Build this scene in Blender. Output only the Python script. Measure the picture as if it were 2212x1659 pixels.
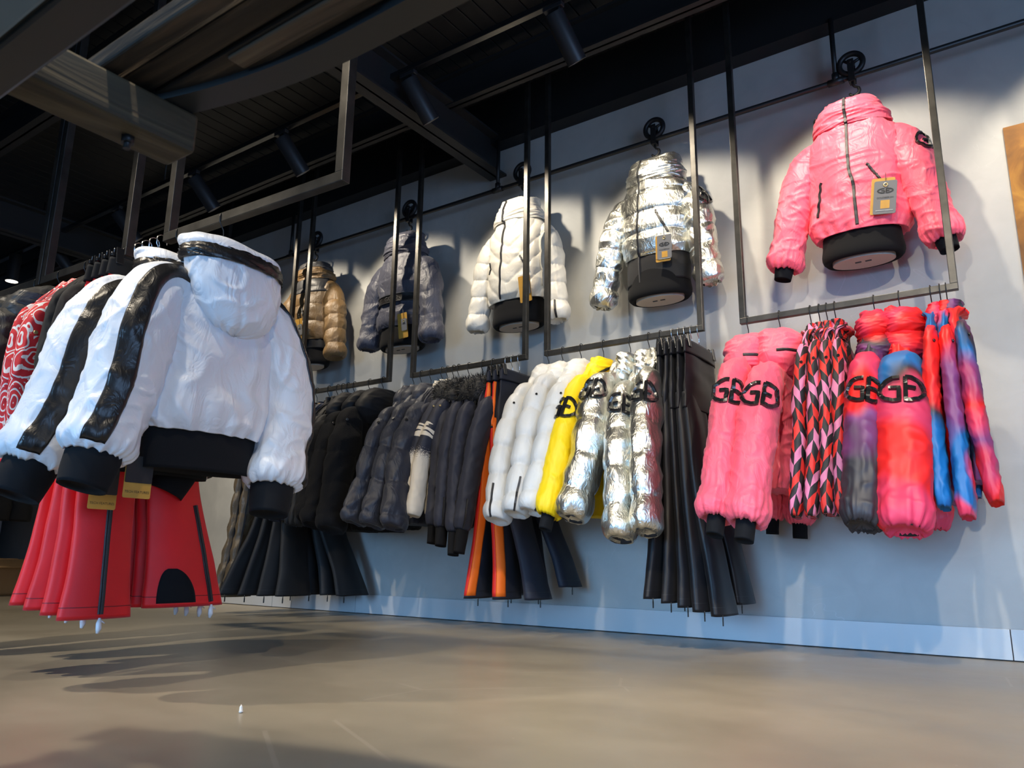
import bpy, bmesh, math, random
import numpy as np
from mathutils import Vector, Matrix

for o in list(bpy.data.objects):
    bpy.data.objects.remove(o, do_unlink=True)
scene = bpy.context.scene
COL = scene.collection

# ------------------------------------------------------------------ camera
F_PX, PITCH, YAW, ROLL = 1652.5, .222809, -.612679, .013355
CAM = np.array([0.0, -3.505, 0.35])
cp, sp, cy, sy = math.cos(PITCH), math.sin(PITCH), math.cos(YAW), math.sin(YAW)
_f = np.array([sy*cp, cy*cp, sp]); _r = np.array([cy, -sy, 0.0]); _u = np.cross(_r, _f)
_r, _u = math.cos(ROLL)*_r+math.sin(ROLL)*_u, -math.sin(ROLL)*_r+math.cos(ROLL)*_u
cam = bpy.data.cameras.new('camera'); cam_o = bpy.data.objects.new('camera', cam); COL.objects.link(cam_o)
cam.sensor_width = 36.0; cam.lens = F_PX/2212*36.0; cam.clip_start = .02; cam.clip_end = 60
cam_o.matrix_world = Matrix(((_r[0], _u[0], -_f[0], CAM[0]), (_r[1], _u[1], -_f[1], CAM[1]),
                             (_r[2], _u[2], -_f[2], CAM[2]), (0, 0, 0, 1)))
cam.dof.use_dof = True; cam.dof.focus_distance = 3.0; cam.dof.aperture_fstop = 7.0
scene.camera = cam_o

# ------------------------------------------------------------------ world, daylight, exposure
world = bpy.data.worlds.new('world'); scene.world = world; world.use_nodes = True
bg = world.node_tree.nodes['Background']
bg.inputs[0].default_value = (.45, .62, 1.0, 1); bg.inputs[1].default_value = .35
vs = scene.view_settings
vs.view_transform = 'Standard'; vs.look = 'None'; vs.gamma = 1.0; vs.use_curve_mapping = False
vs.exposure = 0.15
SPOT_W = 52.0         # wall-wash spotlights on the track
AISLE_W = 175.0       # aisle spotlights
Y_FRONT = -7.5
DAY_W = 125.0         # daylight entering through the side shop window
FILL_W = 27.0         # low blue fill from glazing added behind the camera, beam narrowed by spread

def area_light(name, loc, rot, sx, sy_, power, col):
    l = bpy.data.lights.new(name, 'AREA'); l.shape = 'RECTANGLE'; l.size = sx; l.size_y = sy_
    l.energy = power; l.color = col
    o = bpy.data.objects.new(name, l); COL.objects.link(o); o.location = loc; o.rotation_euler = rot
    return o
# daylight: the glazed shop front on the right-hand side wall, just inside its panes
area_light('shop_window_daylight', (3.30, -4.2, 1.25), (0, math.radians(90), 0), 2.1, 3.6, DAY_W, (.34, .58, 1.0))

d2 = area_light('added_front_fill', (-.9, Y_FRONT+.08, .98), (math.radians(90-7), 0, 0), 6.0, 1.3, FILL_W, (.27, .58, 1.0))  # added unseen fill, tilted down to tint the lower wall blue
d2.data.spread = math.radians(34)

# ------------------------------------------------------------------ object helpers
def link(name, me, mat=None, parent=None):
    o = bpy.data.objects.new(name, me); COL.objects.link(o)
    if mat is not None: me.materials.append(mat)
    if parent is not None: o.parent = parent
    return o
def tag(o, label=None, cat=None, group=None, kind=None):
    if label: o['label'] = label
    if cat: o['category'] = cat
    if group: o['group'] = group
    if kind: o['kind'] = kind
    return o
def thing(name, label, cat, loc=(0, 0, 0), rotz=0.0, group=None):
    o = bpy.data.objects.new(name, None); COL.objects.link(o)
    o.empty_display_size = .05
    o.location = loc; o.rotation_euler = (0, 0, rotz)
    return tag(o, label, cat, group)
def raw_mesh(name, V, Fc, smooth=True, uv=None):
    me = bpy.data.meshes.new(name)
    me.from_pydata([tuple(map(float, v)) for v in V], [], [tuple(map(int, f)) for f in Fc])
    if smooth: me.polygons.foreach_set('use_smooth', [True]*len(me.polygons))
    if uv is not None:
        lay = me.uv_layers.new(name='UVMap'); idx = np.zeros(len(me.loops), dtype=np.int32)
        me.loops.foreach_get('vertex_index', idx)
        lay.data.foreach_set('uv', np.asarray(uv, dtype=np.float32)[idx].ravel())
    me.update()
    return me
class MB:
    """collects simple solids for one mesh"""
    def __init__(s): s.V = []; s.F = []; s.sm = []
    def add(s, V, Fc, smooth=False):
        b = len(s.V); s.V += [tuple(v) for v in V]; s.F += [tuple(i+b for i in f) for f in Fc]; s.sm += [smooth]*len(Fc); return s
    def box(s, c, d, R=None, bev=0.0):
        x, y, z = (k/2 for k in d)
        if bev <= 0:
            V = [(-x,-y,-z),(x,-y,-z),(x,y,-z),(-x,y,-z),(-x,-y,z),(x,-y,z),(x,y,z),(-x,y,z)]
            Fc = [(0,3,2,1),(4,5,6,7),(0,1,5,4),(1,2,6,5),(2,3,7,6),(3,0,4,7)]
        else:
            bm = bmesh.new(); bmesh.ops.create_cube(bm, size=1)
            for v in bm.verts: v.co = Vector((v.co.x*d[0], v.co.y*d[1], v.co.z*d[2]))
            bmesh.ops.bevel(bm, geom=bm.edges[:], offset=bev, segments=2, affect='EDGES', profile=.5)
            bm.verts.index_update()
            V = [tuple(v.co) for v in bm.verts]; Fc = [tuple(v.index for v in f.verts) for f in bm.faces]; bm.free()
        if R is not None: V = [tuple(R @ Vector(v)) for v in V]
        return s.add([(v[0]+c[0], v[1]+c[1], v[2]+c[2]) for v in V], Fc)
    def box2(s, a, b, bev=0.0):
        return s.box([(p+q)/2 for p, q in zip(a, b)], [abs(q-p) for p, q in zip(a, b)], None, bev)
    def tube(s, pts, r, n=10, cap=True):
        P = np.array(pts, float); r = np.broadcast_to(np.asarray(r, float), (len(P),))
        T = np.gradient(P, axis=0); T /= np.linalg.norm(T, axis=1)[:, None]+1e-12
        up = np.array([0, 0, 1.0]) if abs(T[0][2]) < .9 else np.array([1.0, 0, 0])
        n0 = np.cross(T[0], up); n0 /= np.linalg.norm(n0)
        b = len(s.V)
        for i in range(len(P)):
            n0 = n0-T[i]*(n0@T[i]); n0 /= np.linalg.norm(n0)+1e-12; b0 = np.cross(T[i], n0)
            for k in range(n):
                a = 2*math.pi*k/n; s.V.append(tuple(P[i]+r[i]*(math.cos(a)*n0+math.sin(a)*b0)))
        for i in range(len(P)-1):
            for k in range(n):
                k2 = (k+1) % n
                s.F.append((b+i*n+k, b+i*n+k2, b+(i+1)*n+k2, b+(i+1)*n+k)); s.sm.append(True)
        if cap:
            s.F.append(tuple(b+k for k in reversed(range(n)))); s.sm.append(False)
            s.F.append(tuple(b+(len(P)-1)*n+k for k in range(n))); s.sm.append(False)
        return s
    def mesh(s, name):
        me = bpy.data.meshes.new(name); me.from_pydata(s.V, [], s.F)
        me.polygons.foreach_set('use_smooth', s.sm)
        bm = bmesh.new(); bm.from_mesh(me); bmesh.ops.recalc_face_normals(bm, faces=bm.faces[:]); bm.to_mesh(me); bm.free()
        me.update(); return me
    def build(s, name, mat, parent=None): return link(name, s.mesh(name), mat, parent)
def ring(c, R, r, axis='y', n=28, m=8):
    """torus points as a tube path (closed)"""
    V = []; Fc = []
    for i in range(n):
        a = 2*math.pi*i/n
        for k in range(m):
            b = 2*math.pi*k/m; rr = R+r*math.cos(b); h = r*math.sin(b)
            p = (rr*math.cos(a), h, rr*math.sin(a)) if axis == 'y' else ((h, rr*math.cos(a), rr*math.sin(a)) if axis == 'x' else (rr*math.cos(a), rr*math.sin(a), h))
            V.append((p[0]+c[0], p[1]+c[1], p[2]+c[2]))
            Fc.append((i*m+k, i*m+(k+1) % m, ((i+1) % n)*m+(k+1) % m, ((i+1) % n)*m+k))
    return V, Fc
def rotm(axis, deg): return Matrix.Rotation(math.radians(deg), 3, axis)

# ------------------------------------------------------------------ materials
def srgb(r, g, b):
    f = lambda c: ((c/255)/12.92 if c/255 <= .04045 else (((c/255)+.055)/1.055)**2.4)
    return (f(r), f(g), f(b))
class N:
    def __init__(s, name):
        s.m = bpy.data.materials.new(name); s.m.use_nodes = True; s.t = s.m.node_tree
        s.b = s.t.nodes['Principled BSDF']
    def n(s, typ, **kw):
        x = s.t.nodes.new(typ)
        for k, v in kw.items():
            if k.startswith('i_'):
                key = k[2:].replace('_', ' ')
                x.inputs[int(key) if key.isdigit() else key].default_value = v
            else: setattr(x, k, v)
        return x
    def l(s, a, b): s.t.links.new(a, b)
    def math(s, op, a, b=None, c=None, clamp=False):
        x = s.t.nodes.new('ShaderNodeMath'); x.operation = op; x.use_clamp = clamp
        for i, v in enumerate((a, b, c)):
            if v is None: continue
            if isinstance(v, (int, float)): x.inputs[i].default_value = v
            else: s.l(v, x.inputs[i])
        return x.outputs[0]
    def ramp(s, fac, stops, interp='LINEAR'):
        x = s.t.nodes.new('ShaderNodeValToRGB'); cr = x.color_ramp; cr.interpolation = interp
        while len(cr.elements) < len(stops): cr.elements.new(.5)
        for e, (p, c) in zip(cr.elements, stops): e.position = p; e.color = (*c, 1)
        s.l(fac, x.inputs[0]); return x.outputs[0]
    def mix(s, fac, a, b):
        x = s.t.nodes.new('ShaderNodeMix'); x.data_type = 'RGBA'
        if isinstance(fac, (int, float)): x.inputs[0].default_value = fac
        else: s.l(fac, x.inputs[0])
        for i, v in ((6, a), (7, b)):
            if isinstance(v, tuple): x.inputs[i].default_value = (*v, 1)
            else: s.l(v, x.inputs[i])
        return x.outputs[2]
    def bump(s, h, strength, dist=.01):
        x = s.n('ShaderNodeBump'); x.inputs['Strength'].default_value = strength; x.inputs['Distance'].default_value = dist
        s.l(h, x.inputs['Height']); s.l(x.outputs[0], s.b.inputs['Normal']); return x
    def set(s, **kw):
        for k, v in kw.items(): s.b.inputs[k.replace('_', ' ')].default_value = (*v, 1) if isinstance(v, tuple) and len(v) == 3 else v
        return s
def plain(name, col, rough=.5, metal=0.0, spec=.5, sheen=0.0, noise=0.0, nscale=8.0, bump=0.0, bscale=200.0, bdist=.002, coat=0.0):
    x = N(name); x.set(Base_Color=col, Roughness=rough, Metallic=metal)
    x.b.inputs['Specular IOR Level'].default_value = spec
    if sheen: x.b.inputs['Sheen Weight'].default_value = sheen; x.b.inputs['Sheen Roughness'].default_value = .5
    if coat: x.b.inputs['Coat Weight'].default_value = coat; x.b.inputs['Coat Roughness'].default_value = .2
    tc = x.n('ShaderNodeTexCoord')
    if noise:
        nz = x.n('ShaderNodeTexNoise', i_Scale=nscale, i_Detail=5.0); x.l(tc.outputs['Object'], nz.inputs['Vector'])
        x.l(x.ramp(nz.outputs[0], [(.25, tuple(c*(1-noise) for c in col)), (.75, tuple(min(1, c*(1+noise)) for c in col))]), x.b.inputs['Base Color'])
    if bump:
        nb = x.n('ShaderNodeTexNoise', i_Scale=bscale, i_Detail=3.0); x.l(tc.outputs['Object'], nb.inputs['Vector'])
        x.bump(nb.outputs[0], bump, bdist)
    return x.m
def crinkle(name, col, rough=.45, metal=0.0, sheen=0.0, strength=.5, scale=22.0, dist=.006, spec=.5, tint=None, fine=0.25):
    """woven shell fabric with soft creases (ridged noise relief)"""
    x = N(name); x.set(Base_Color=col, Roughness=rough, Metallic=metal)
    x.b.inputs['Specular IOR Level'].default_value = spec
    if sheen: x.b.inputs['Sheen Weight'].default_value = sheen
    tc = x.n('ShaderNodeTexCoord')
    mp = x.n('ShaderNodeMapping'); mp.inputs['Scale'].default_value = (1, 1, .55); x.l(tc.outputs['Object'], mp.inputs[0])
    a = x.n('ShaderNodeTexNoise', i_Scale=scale, i_Detail=3.0, i_Distortion=1.2); x.l(mp.outputs[0], a.inputs['Vector'])
    r = x.math('ABSOLUTE', x.math('SUBTRACT', a.outputs[0], .5)); r = x.math('MINIMUM', x.math('MULTIPLY', r, 4.0), 1.0)
    b = x.n('ShaderNodeTexNoise', i_Scale=scale*4.5, i_Detail=2.0); x.l(mp.outputs[0], b.inputs['Vector'])
    h = x.math('ADD', r, x.math('MULTIPLY', b.outputs[0], fine))
    x.bump(h, strength, dist)
    if tint:
        x.l(x.ramp(a.outputs[0], [(.3, col), (.7, tint)]), x.b.inputs['Base Color'])
    return x.m

BLACK = plain('black_powder_coat', (.012, .012, .013), .42, spec=.5)
BLACK_G = plain('black_gloss_plastic', (.01, .01, .011), .25)
STEEL = plain('raw_dark_steel', (.07, .067, .062), .40, metal=.85, noise=.35, nscale=14, bump=.15, bscale=60)
IRON = plain('cast_iron', (.03, .03, .032), .45, metal=.6, bump=.3, bscale=90)
CHROME = plain('chrome_wire', (.6, .6, .6), .2, metal=1)
WIRE = plain('black_wire', (.02, .02, .02), .3, metal=.4)
CEIL = plain('black_ceiling_paint', (.005, .0055, .0065), .6, noise=.25, nscale=3)
BEAM = plain('anthracite_beam_paint', (.017, .0175, .019), .5, noise=.2, nscale=2)
LAMPB = plain('anthracite_lamp_body', (.02, .02, .022), .45)
BASEB = plain('pale_grey_panel', (.50, .52, .54), .38, noise=.04, nscale=3)
DARKGAP = plain('dark_joint', (.02, .02, .022), .8)
KNIT = plain('black_rib_knit', (.006, .007, .009), .85, spec=.2, sheen=.02, bump=.4, bscale=500, bdist=.001)
FELT = plain('black_jersey', (.006, .006, .007), .85, spec=.2, sheen=.02)
CREAM = plain('pale_form_base', (.50, .43, .36), .6)
PATENT = plain('black_patent_emblem', (.012, .012, .013), .22, coat=.6)
ZIP = plain('black_zip_tape', (.012, .012, .013), .45, bump=.6, bscale=700, bdist=.001)
ZIPM = plain('dark_metal_zip', (.07, .07, .075), .45, metal=.8, bump=.6, bscale=900, bdist=.001)
GOLD = plain('gold_card', srgb(196, 148, 62), .45, noise=.08, nscale=30)
GREYC = plain('grey_card', srgb(112, 112, 114), .6)
INK = plain('black_ink', (.015, .015, .016), .5)
INKW = plain('white_ink', (.75, .75, .72), .5)
BRASS = plain('brass_eyelet', (.8, .62, .3), .3, metal=.9)
PLASTIC_W = plain('white_plastic_wrap', (.75, .76, .78), .25, bump=.6, bscale=80)
INNER = plain('dark_lining', (.02, .02, .024), .8)
FUR = plain('black_fur', (.008, .008, .009), .7, sheen=.15)

def wall_mat():
    x = N('grey_plaster'); x.set(Roughness=.62)
    tc = x.n('ShaderNodeTexCoord')
    a = x.n('ShaderNodeTexNoise', i_Scale=1.1, i_Detail=8.0, i_Distortion=.6); x.l(tc.outputs['Object'], a.inputs['Vector'])
    b = x.n('ShaderNodeTexNoise', i_Scale=6.0, i_Detail=6.0, i_Distortion=1.5); x.l(tc.outputs['Object'], b.inputs['Vector'])
    f = x.math('ADD', x.math('MULTIPLY', a.outputs[0], .65), x.math('MULTIPLY', b.outputs[0], .35))
    c0 = x.ramp(f, [(.3, (.35, .355, .35)), (.55, (.415, .42, .41)), (.72, (.475, .48, .465))])
    # trowel marks: thin pale arcs
    v = x.n('ShaderNodeTexNoise', i_Scale=2.3, i_Detail=2.0, i_Distortion=2.5); x.l(tc.outputs['Object'], v.inputs['Vector'])
    ln = x.math('LESS_THAN', x.math('ABSOLUTE', x.math('SUBTRACT', v.outputs[0], .47)), .0025)
    k = x.math('MULTIPLY', ln, x.math('GREATER_THAN', a.outputs[0], .56))
    c1 = x.mix(x.math('MULTIPLY', k, .22), c0, (.62, .63, .64))
    x.l(c1, x.b.inputs['Base Color']); x.bump(b.outputs[0], .08, .01); return x.m
WALL = wall_mat()
def floor_mat():
    x = N('polished_screed'); tc = x.n('ShaderNodeTexCoord')
    mp = x.n('ShaderNodeMapping'); mp.inputs['Scale'].default_value = (.9, 1.5, 1); mp.inputs['Rotation'].default_value = (0, 0, .35)
    x.l(tc.outputs['Object'], mp.inputs[0])
    a = x.n('ShaderNodeTexNoise', i_Scale=1.3, i_Detail=9.0, i_Distortion=.9); x.l(mp.outputs[0], a.inputs['Vector'])
    b = x.n('ShaderNodeTexNoise', i_Scale=11.0, i_Detail=6.0); x.l(tc.outputs['Object'], b.inputs['Vector'])
    f = x.math('ADD', x.math('MULTIPLY', a.outputs[0], .75), x.math('MULTIPLY', b.outputs[0], .25))
    c = x.ramp(f, [(.3, (.265, .230, .172)), (.52, (.315, .275, .208)), (.72, (.365, .322, .248))])
    # scuffs: thin pale scratches
    v = x.n('ShaderNodeTexVoronoi', i_Scale=1.1); v.feature = 'DISTANCE_TO_EDGE'
    d = x.n('ShaderNodeTexNoise', i_Scale=1.0, i_Detail=1.0); x.l(tc.outputs['Object'], d.inputs['Vector'])
    x.l(tc.outputs['Object'], v.inputs['Vector'])
    ln = x.math('LESS_THAN', v.outputs['Distance'], .004)
    k = x.math('MULTIPLY', ln, x.math('GREATER_THAN', d.outputs[0], .5))
    v2 = x.n('ShaderNodeTexVoronoi', i_Scale=9.0); x.l(tc.outputs['Object'], v2.inputs['Vector'])
    sp_ = x.math('MULTIPLY', x.math('LESS_THAN', v2.outputs['Distance'], .025), x.math('GREATER_THAN', b.outputs[0], .58))
    k = x.math('MAXIMUM', x.math('MULTIPLY', k, .3), x.math('MULTIPLY', sp_, .8))
    x.l(x.mix(k, c, (.45, .40, .33)), x.b.inputs['Base Color'])
    x.l(x.ramp(a.outputs[0], [(.3, (.30,)*3), (.7, (.42,)*3)]), x.b.inputs['Roughness'])
    x.b.inputs['Specular IOR Level'].default_value = .5
    x.bump(b.outputs[0], .04, .01); return x.m
FLOOR = floor_mat()
def wood_mat(name, c0, c1, c2, axis=0, scale=3.0):
    x = N(name); tc = x.n('ShaderNodeTexCoord'); mp = x.n('ShaderNodeMapping')
    s = [9.0, 9.0, 9.0]; s[axis] = .9; mp.inputs['Scale'].default_value = s; x.l(tc.outputs['Object'], mp.inputs[0])
    a = x.n('ShaderNodeTexNoise', i_Scale=scale, i_Detail=8.0, i_Distortion=1.6); x.l(mp.outputs[0], a.inputs['Vector'])
    x.l(x.ramp(a.outputs[0], [(.28, c0), (.5, c1), (.72, c2)]), x.b.inputs['Base Color'])
    x.set(Roughness=.7); x.bump(a.outputs[0], .45, .01); return x.m
OLDWOOD = wood_mat('weathered_oak', (.010, .007, .005), (.034, .024, .016), (.10, .070, .044))
BEAMWOOD = wood_mat('yellow_painted_beam', (.028, .020, .012), (.066, .050, .026), (.13, .10, .055), axis=1, scale=2.2)
def rust_mat():
    x = N('rusty_brass_panel'); tc = x.n('ShaderNodeTexCoord')
    a = x.n('ShaderNodeTexNoise', i_Scale=5.0, i_Detail=8.0, i_Distortion=1.0); x.l(tc.outputs['Object'], a.inputs['Vector'])
    x.l(x.ramp(a.outputs[0], [(.3, srgb(70, 44, 18)), (.52, srgb(128, 84, 26)), (.7, srgb(176, 128, 48))]), x.b.inputs['Base Color'])
    x.set(Roughness=.5, Metallic=.35); return x.m
RUST = rust_mat()

WHITE = crinkle('white_shell', (.74, .76, .80), .40, sheen=.05, strength=.40, scale=15, dist=.006)
PEARL = crinkle('cream_white_shell', (.66, .63, .56), .42, strength=.25, scale=20, dist=.004)
PUFFW = crinkle('white_down_shell', (.66, .655, .63), .45, strength=.3, scale=20, dist=.004)
LEATHER = crinkle('black_laminated_shell', (.012, .011, .011), .33, strength=.3, scale=30, dist=.003, spec=.5)
PINK = crinkle('pink_shell', srgb(255, 100, 124), .48, sheen=.15, strength=.35, scale=17, dist=.006)
SILVER = crinkle('silver_metallic_shell', (.80, .80, .74), .34, metal=1.0, strength=.45, scale=30, dist=.004, fine=.15)
YELLOW = crinkle('yellow_shell', srgb(252, 214, 10), .5, strength=.2, scale=14, dist=.004)
NAVYP = crinkle('navy_down_shell', (.020, .024, .040), .5, sheen=.1, strength=.3, scale=20, dist=.005)
NAVYD = crinkle('slate_navy_shell', (.055, .058, .085), .50, sheen=.1, strength=.4, scale=20, dist=.006)
BROWN = crinkle('bronze_brown_shell', srgb(116, 91, 58), .48, strength=.35, scale=22, dist=.005)
BROWND = crinkle('taupe_down_shell', srgb(96, 80, 58), .45, strength=.35, scale=22, dist=.005)
GREYP = crinkle('charcoal_down_shell', (.045, .044, .042), .5, strength=.35, scale=16, dist=.006)
GREYY = crinkle('dark_grey_yoke', (.045, .045, .048), .5, strength=.2, scale=20, dist=.004)
SOFTN = plain('navy_softshell', (.024, .027, .044), .62, spec=.3, sheen=.05, noise=.12, nscale=12, bump=.15, bscale=300)
SOFTB = plain('black_softshell', (.010, .010, .012), .6, spec=.3, sheen=.05, bump=.15, bscale=300)
SOFTB2 = plain('black_stretch_trouser', (.007, .0065, .008), .45, spec=.3, sheen=.05, bump=.1, bscale=300)
SOFTG = plain('charcoal_trouser', (.017, .016, .016), .62, spec=.3, sheen=.05, bump=.2, bscale=300)
VELVET = plain('black_velour', (.005, .005, .006), .8, spec=.2, sheen=.04, bump=.6, bscale=160, bdist=.004)
BLKWOOL = plain('black_fleece', (.013, .012, .012), .8, spec=.25, sheen=.05, bump=.2, bscale=260)
RED = plain('red_neoprene', srgb(234, 18, 26), .55, sheen=.15, noise=.05, nscale=10, bump=.1, bscale=350)
REDO = plain('red_stripe', srgb(214, 36, 30), .6, bump=.1, bscale=350)
ORANGE = plain('orange_stripe', srgb(238, 108, 18), .6, bump=.1, bscale=350)
NAVYT = plain('navy_trouser', (.013, .016, .028), .6, spec=.3, sheen=.05, bump=.1, bscale=300)
CARD = plain('cardboard', srgb(176, 138, 92), .8, noise=.1, nscale=5)
REDBOX = plain('red_printed_carton', srgb(150, 22, 30), .5)

def uvn(x):
    tc = x.n('ShaderNodeTexCoord'); s = x.n('ShaderNodeSeparateXYZ'); x.l(tc.outputs['UV'], s.inputs[0])
    return tc.outputs['UV'], s.outputs[0], s.outputs[1]
def diamond_mat(seed):
    x = N('diamond_print'); x.set(Roughness=.6); uv, u, v = uvn(x)
    bend = x.math('MULTIPLY', x.math('SINE', x.math('ADD', x.math('MULTIPLY', v, 9.0), seed*.7)), .9)
    uu = x.math('ADD', x.math('DIVIDE', u, .036), x.math('ADD', bend, seed*.37))
    vv = x.math('ADD', x.math('DIVIDE', v, .046), x.math('MULTIPLY', x.math('PINGPONG', uu, 1.0), .8))
    i = x.math('FLOOR', uu); j = x.math('FLOOR', vv)
    k = x.math('FLOORED_MODULO', x.math('ADD', i, x.math('MULTIPLY', j, 1.0)), 4.0)
    k2 = x.math('DIVIDE', x.math('ADD', k, .5), 4.0)
    c = x.ramp(k2, [(0, srgb(38, 36, 38)), (.25, srgb(226, 132, 170)), (.5, srgb(38, 36, 38)), (.75, srgb(226, 52, 44))], 'CONSTANT')
    x.l(c, x.b.inputs['Base Color']); return x.m
DYE = dict(P=srgb(232, 62, 98), R=srgb(244, 36, 34), K=srgb(52, 50, 56), B=srgb(20, 112, 178), V=srgb(132, 66, 124))
def tiedye_mat(seed, order):
    """sprayed colour fields in a given order down the garment, soft and uneven at their borders"""
    x = N('tie_dye_print'); x.set(Roughness=.5); uv, u, v = uvn(x)
    mp = x.n('ShaderNodeMapping'); mp.inputs['Location'].default_value = (seed*3.1, seed*1.7, seed); x.l(uv, mp.inputs[0])
    a = x.n('ShaderNodeTexNoise', i_Scale=4.2, i_Detail=1.0, i_Distortion=.3); x.l(mp.outputs[0], a.inputs['Vector'])
    w = x.n('ShaderNodeTexWhiteNoise'); x.l(uv, w.inputs['Vector'])
    f = x.math('ADD', x.math('MULTIPLY', v, 1.38), x.math('MULTIPLY', x.math('SUBTRACT', a.outputs[0], .5), .75))
    f = x.math('ADD', f, x.math('MULTIPLY', x.math('SUBTRACT', w.outputs[0], .5), .025))
    x.l(x.ramp(f, [(p, DYE[c]) for p, c in order]), x.b.inputs['Base Color']); return x.m
def paisley_mat():
    x = N('red_paisley_print'); x.set(Roughness=.7); uv, u, v = uvn(x)
    d = x.n('ShaderNodeTexNoise', i_Scale=14.0, i_Detail=1.0); x.l(uv, d.inputs['Vector'])
    ad = x.n('ShaderNodeVectorMath'); ad.operation = 'MULTIPLY_ADD'; x.l(d.outputs['Color'], ad.inputs[0]); ad.inputs[1].default_value = (.045, .045, .045); x.l(uv, ad.inputs[2])
    mp = x.n('ShaderNodeMapping'); mp.inputs['Scale'].default_value = (1.0, .62, 1); x.l(ad.outputs[0], mp.inputs[0])
    vo = x.n('ShaderNodeTexVoronoi', i_Scale=17.0); x.l(mp.outputs[0], vo.inputs['Vector'])
    s = x.math('SINE', x.math('MULTIPLY', vo.outputs['Distance'], 30.0))
    on = x.math('GREATER_THAN', s, .62)
    v2 = x.n('ShaderNodeTexVoronoi', i_Scale=60.0); x.l(uv, v2.inputs['Vector'])
    dots = x.math('MULTIPLY', x.math('LESS_THAN', v2.outputs['Distance'], .22), x.math('GREATER_THAN', vo.outputs['Distance'], .52))
    on = x.math('MAXIMUM', on, dots)
    x.l(x.mix(on, srgb(202, 26, 36), (.74, .70, .66)), x.b.inputs['Base Color']); return x.m
def skyline_mat(seed):
    """navy top that breaks into white streaks and a speckled fade to cream; v runs up from the cuff / hem in metres"""
    x = N('navy_to_cream_print'); x.set(Roughness=.65); uv, u, v = uvn(x)
    w = x.n('ShaderNodeTexNoise', i_Scale=220.0, i_Detail=1.0); x.l(uv, w.inputs['Vector'])
    mp = x.n('ShaderNodeMapping'); mp.inputs['Scale'].default_value = (9, 50, 1); mp.inputs['Location'].default_value = (seed, seed*.01, 0); x.l(uv, mp.inputs[0])
    st = x.n('ShaderNodeTexNoise', i_Scale=1.0, i_Detail=1.0); x.l(mp.outputs[0], st.inputs['Vector'])
    # cream where v + speckle < threshold
    f = x.math('ADD', v, x.math('MULTIPLY', x.math('SUBTRACT', w.outputs[0], .5), .16))
    cream = x.math('LESS_THAN', f, .315)
    band = x.math('MULTIPLY', x.math('GREATER_THAN', v, .40), x.math('LESS_THAN', v, .475))
    dv = x.math('ABSOLUTE', x.math('SUBTRACT', v, .432))
    streak = x.math('MULTIPLY', band, x.math('GREATER_THAN', st.outputs[0], x.math('ADD', .36, x.math('MULTIPLY', dv, 4.5))))
    # small vertical print near the lower sleeve
    col = x.math('LESS_THAN', x.math('ABSOLUTE', x.math('SUBTRACT', u, .055)), .007)
    gl = x.n('ShaderNodeTexNoise', i_Scale=150.0, i_Detail=0.0); x.l(uv, gl.inputs['Vector'])
    ink = x.math('MULTIPLY', x.math('MULTIPLY', col, x.math('GREATER_THAN', gl.outputs[0], .52)), x.math('MULTIPLY', x.math('GREATER_THAN', v, .07), x.math('LESS_THAN', v, .24)))
    on = x.math('MAXIMUM', cream, streak)
    on = x.math('MULTIPLY', on, x.math('SUBTRACT', 1.0, ink))
    x.l(x.mix(on, (.022, .025, .042), (.72, .66, .56)), x.b.inputs['Base Color']); return x.m
PAISLEY = paisley_mat()
def emit_mat(name, col, st):
    x = N(name); x.set(Base_Color=(.8, .8, .8), Emission_Color=col, Emission_Strength=st); return x.m
LENS = emit_mat('lamp_lens', (1, .9, .74), 9.0)

# ------------------------------------------------------------------ numpy cloth helpers
def gnoise(x, y, seed=0, px=None):
    """2-D gradient noise in about [-1,1]; px = integer period in x"""
    rng = np.random.RandomState(seed % 9973+1); perm = rng.permutation(256); ang = rng.rand(256)*2*math.pi
    x = np.asarray(x, float); y = np.asarray(y, float)
    xi = np.floor(x).astype(int); yi = np.floor(y).astype(int); xf = x-xi; yf = y-yi
    def g(ix, iy, dx, dy):
        if px: ix = ix % px
        h = perm[(perm[ix % 256]+iy) % 256]; a = ang[h]; return np.cos(a)*dx+np.sin(a)*dy
    u = xf*xf*xf*(xf*(xf*6-15)+10); v = yf*yf*yf*(yf*(yf*6-15)+10)
    n0 = g(xi, yi, xf, yf)*(1-u)+g(xi+1, yi, xf-1, yf)*u
    n1 = g(xi, yi+1, xf, yf-1)*(1-u)+g(xi+1, yi+1, xf-1, yf-1)*u
    return (n0*(1-v)+n1*v)*1.5
def crest(n, w=.2): return np.exp(-(n/w)**2)
def ridge(n): return 1-2*np.minimum(1, np.abs(n)*1.6)
def catmull(C, N_):
    """C (k,d) control rows -> N_ rows, centripetal-ish by chord"""
    C = np.asarray(C, float); k = len(C)
    d = np.linalg.norm(np.diff(C[:, :3], axis=0), axis=1)+1e-6
    t = np.concatenate([[0], np.cumsum(d)]); t /= t[-1]
    m = np.zeros_like(C)
    for i in range(k):
        if i == 0: m[i] = (C[1]-C[0])/(t[1]-t[0])
        elif i == k-1: m[i] = (C[-1]-C[-2])/(t[-1]-t[-2])
        else: m[i] = .5*((C[i]-C[i-1])/(t[i]-t[i-1])+(C[i+1]-C[i])/(t[i+1]-t[i]))
    s = np.linspace(0, 1, N_); out = np.zeros((N_, C.shape[1]))
    idx = np.clip(np.searchsorted(t, s, side='right')-1, 0, k-2)
    for j, (i, q) in enumerate(zip(idx, s)):
        h = t[i+1]-t[i]; w = (q-t[i])/h
        out[j] = (2*w**3-3*w**2+1)*C[i]+(w**3-2*w**2+w)*h*m[i]+(-2*w**3+3*w**2)*C[i+1]+(w**3-w**2)*h*m[i+1]
    return out
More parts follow.
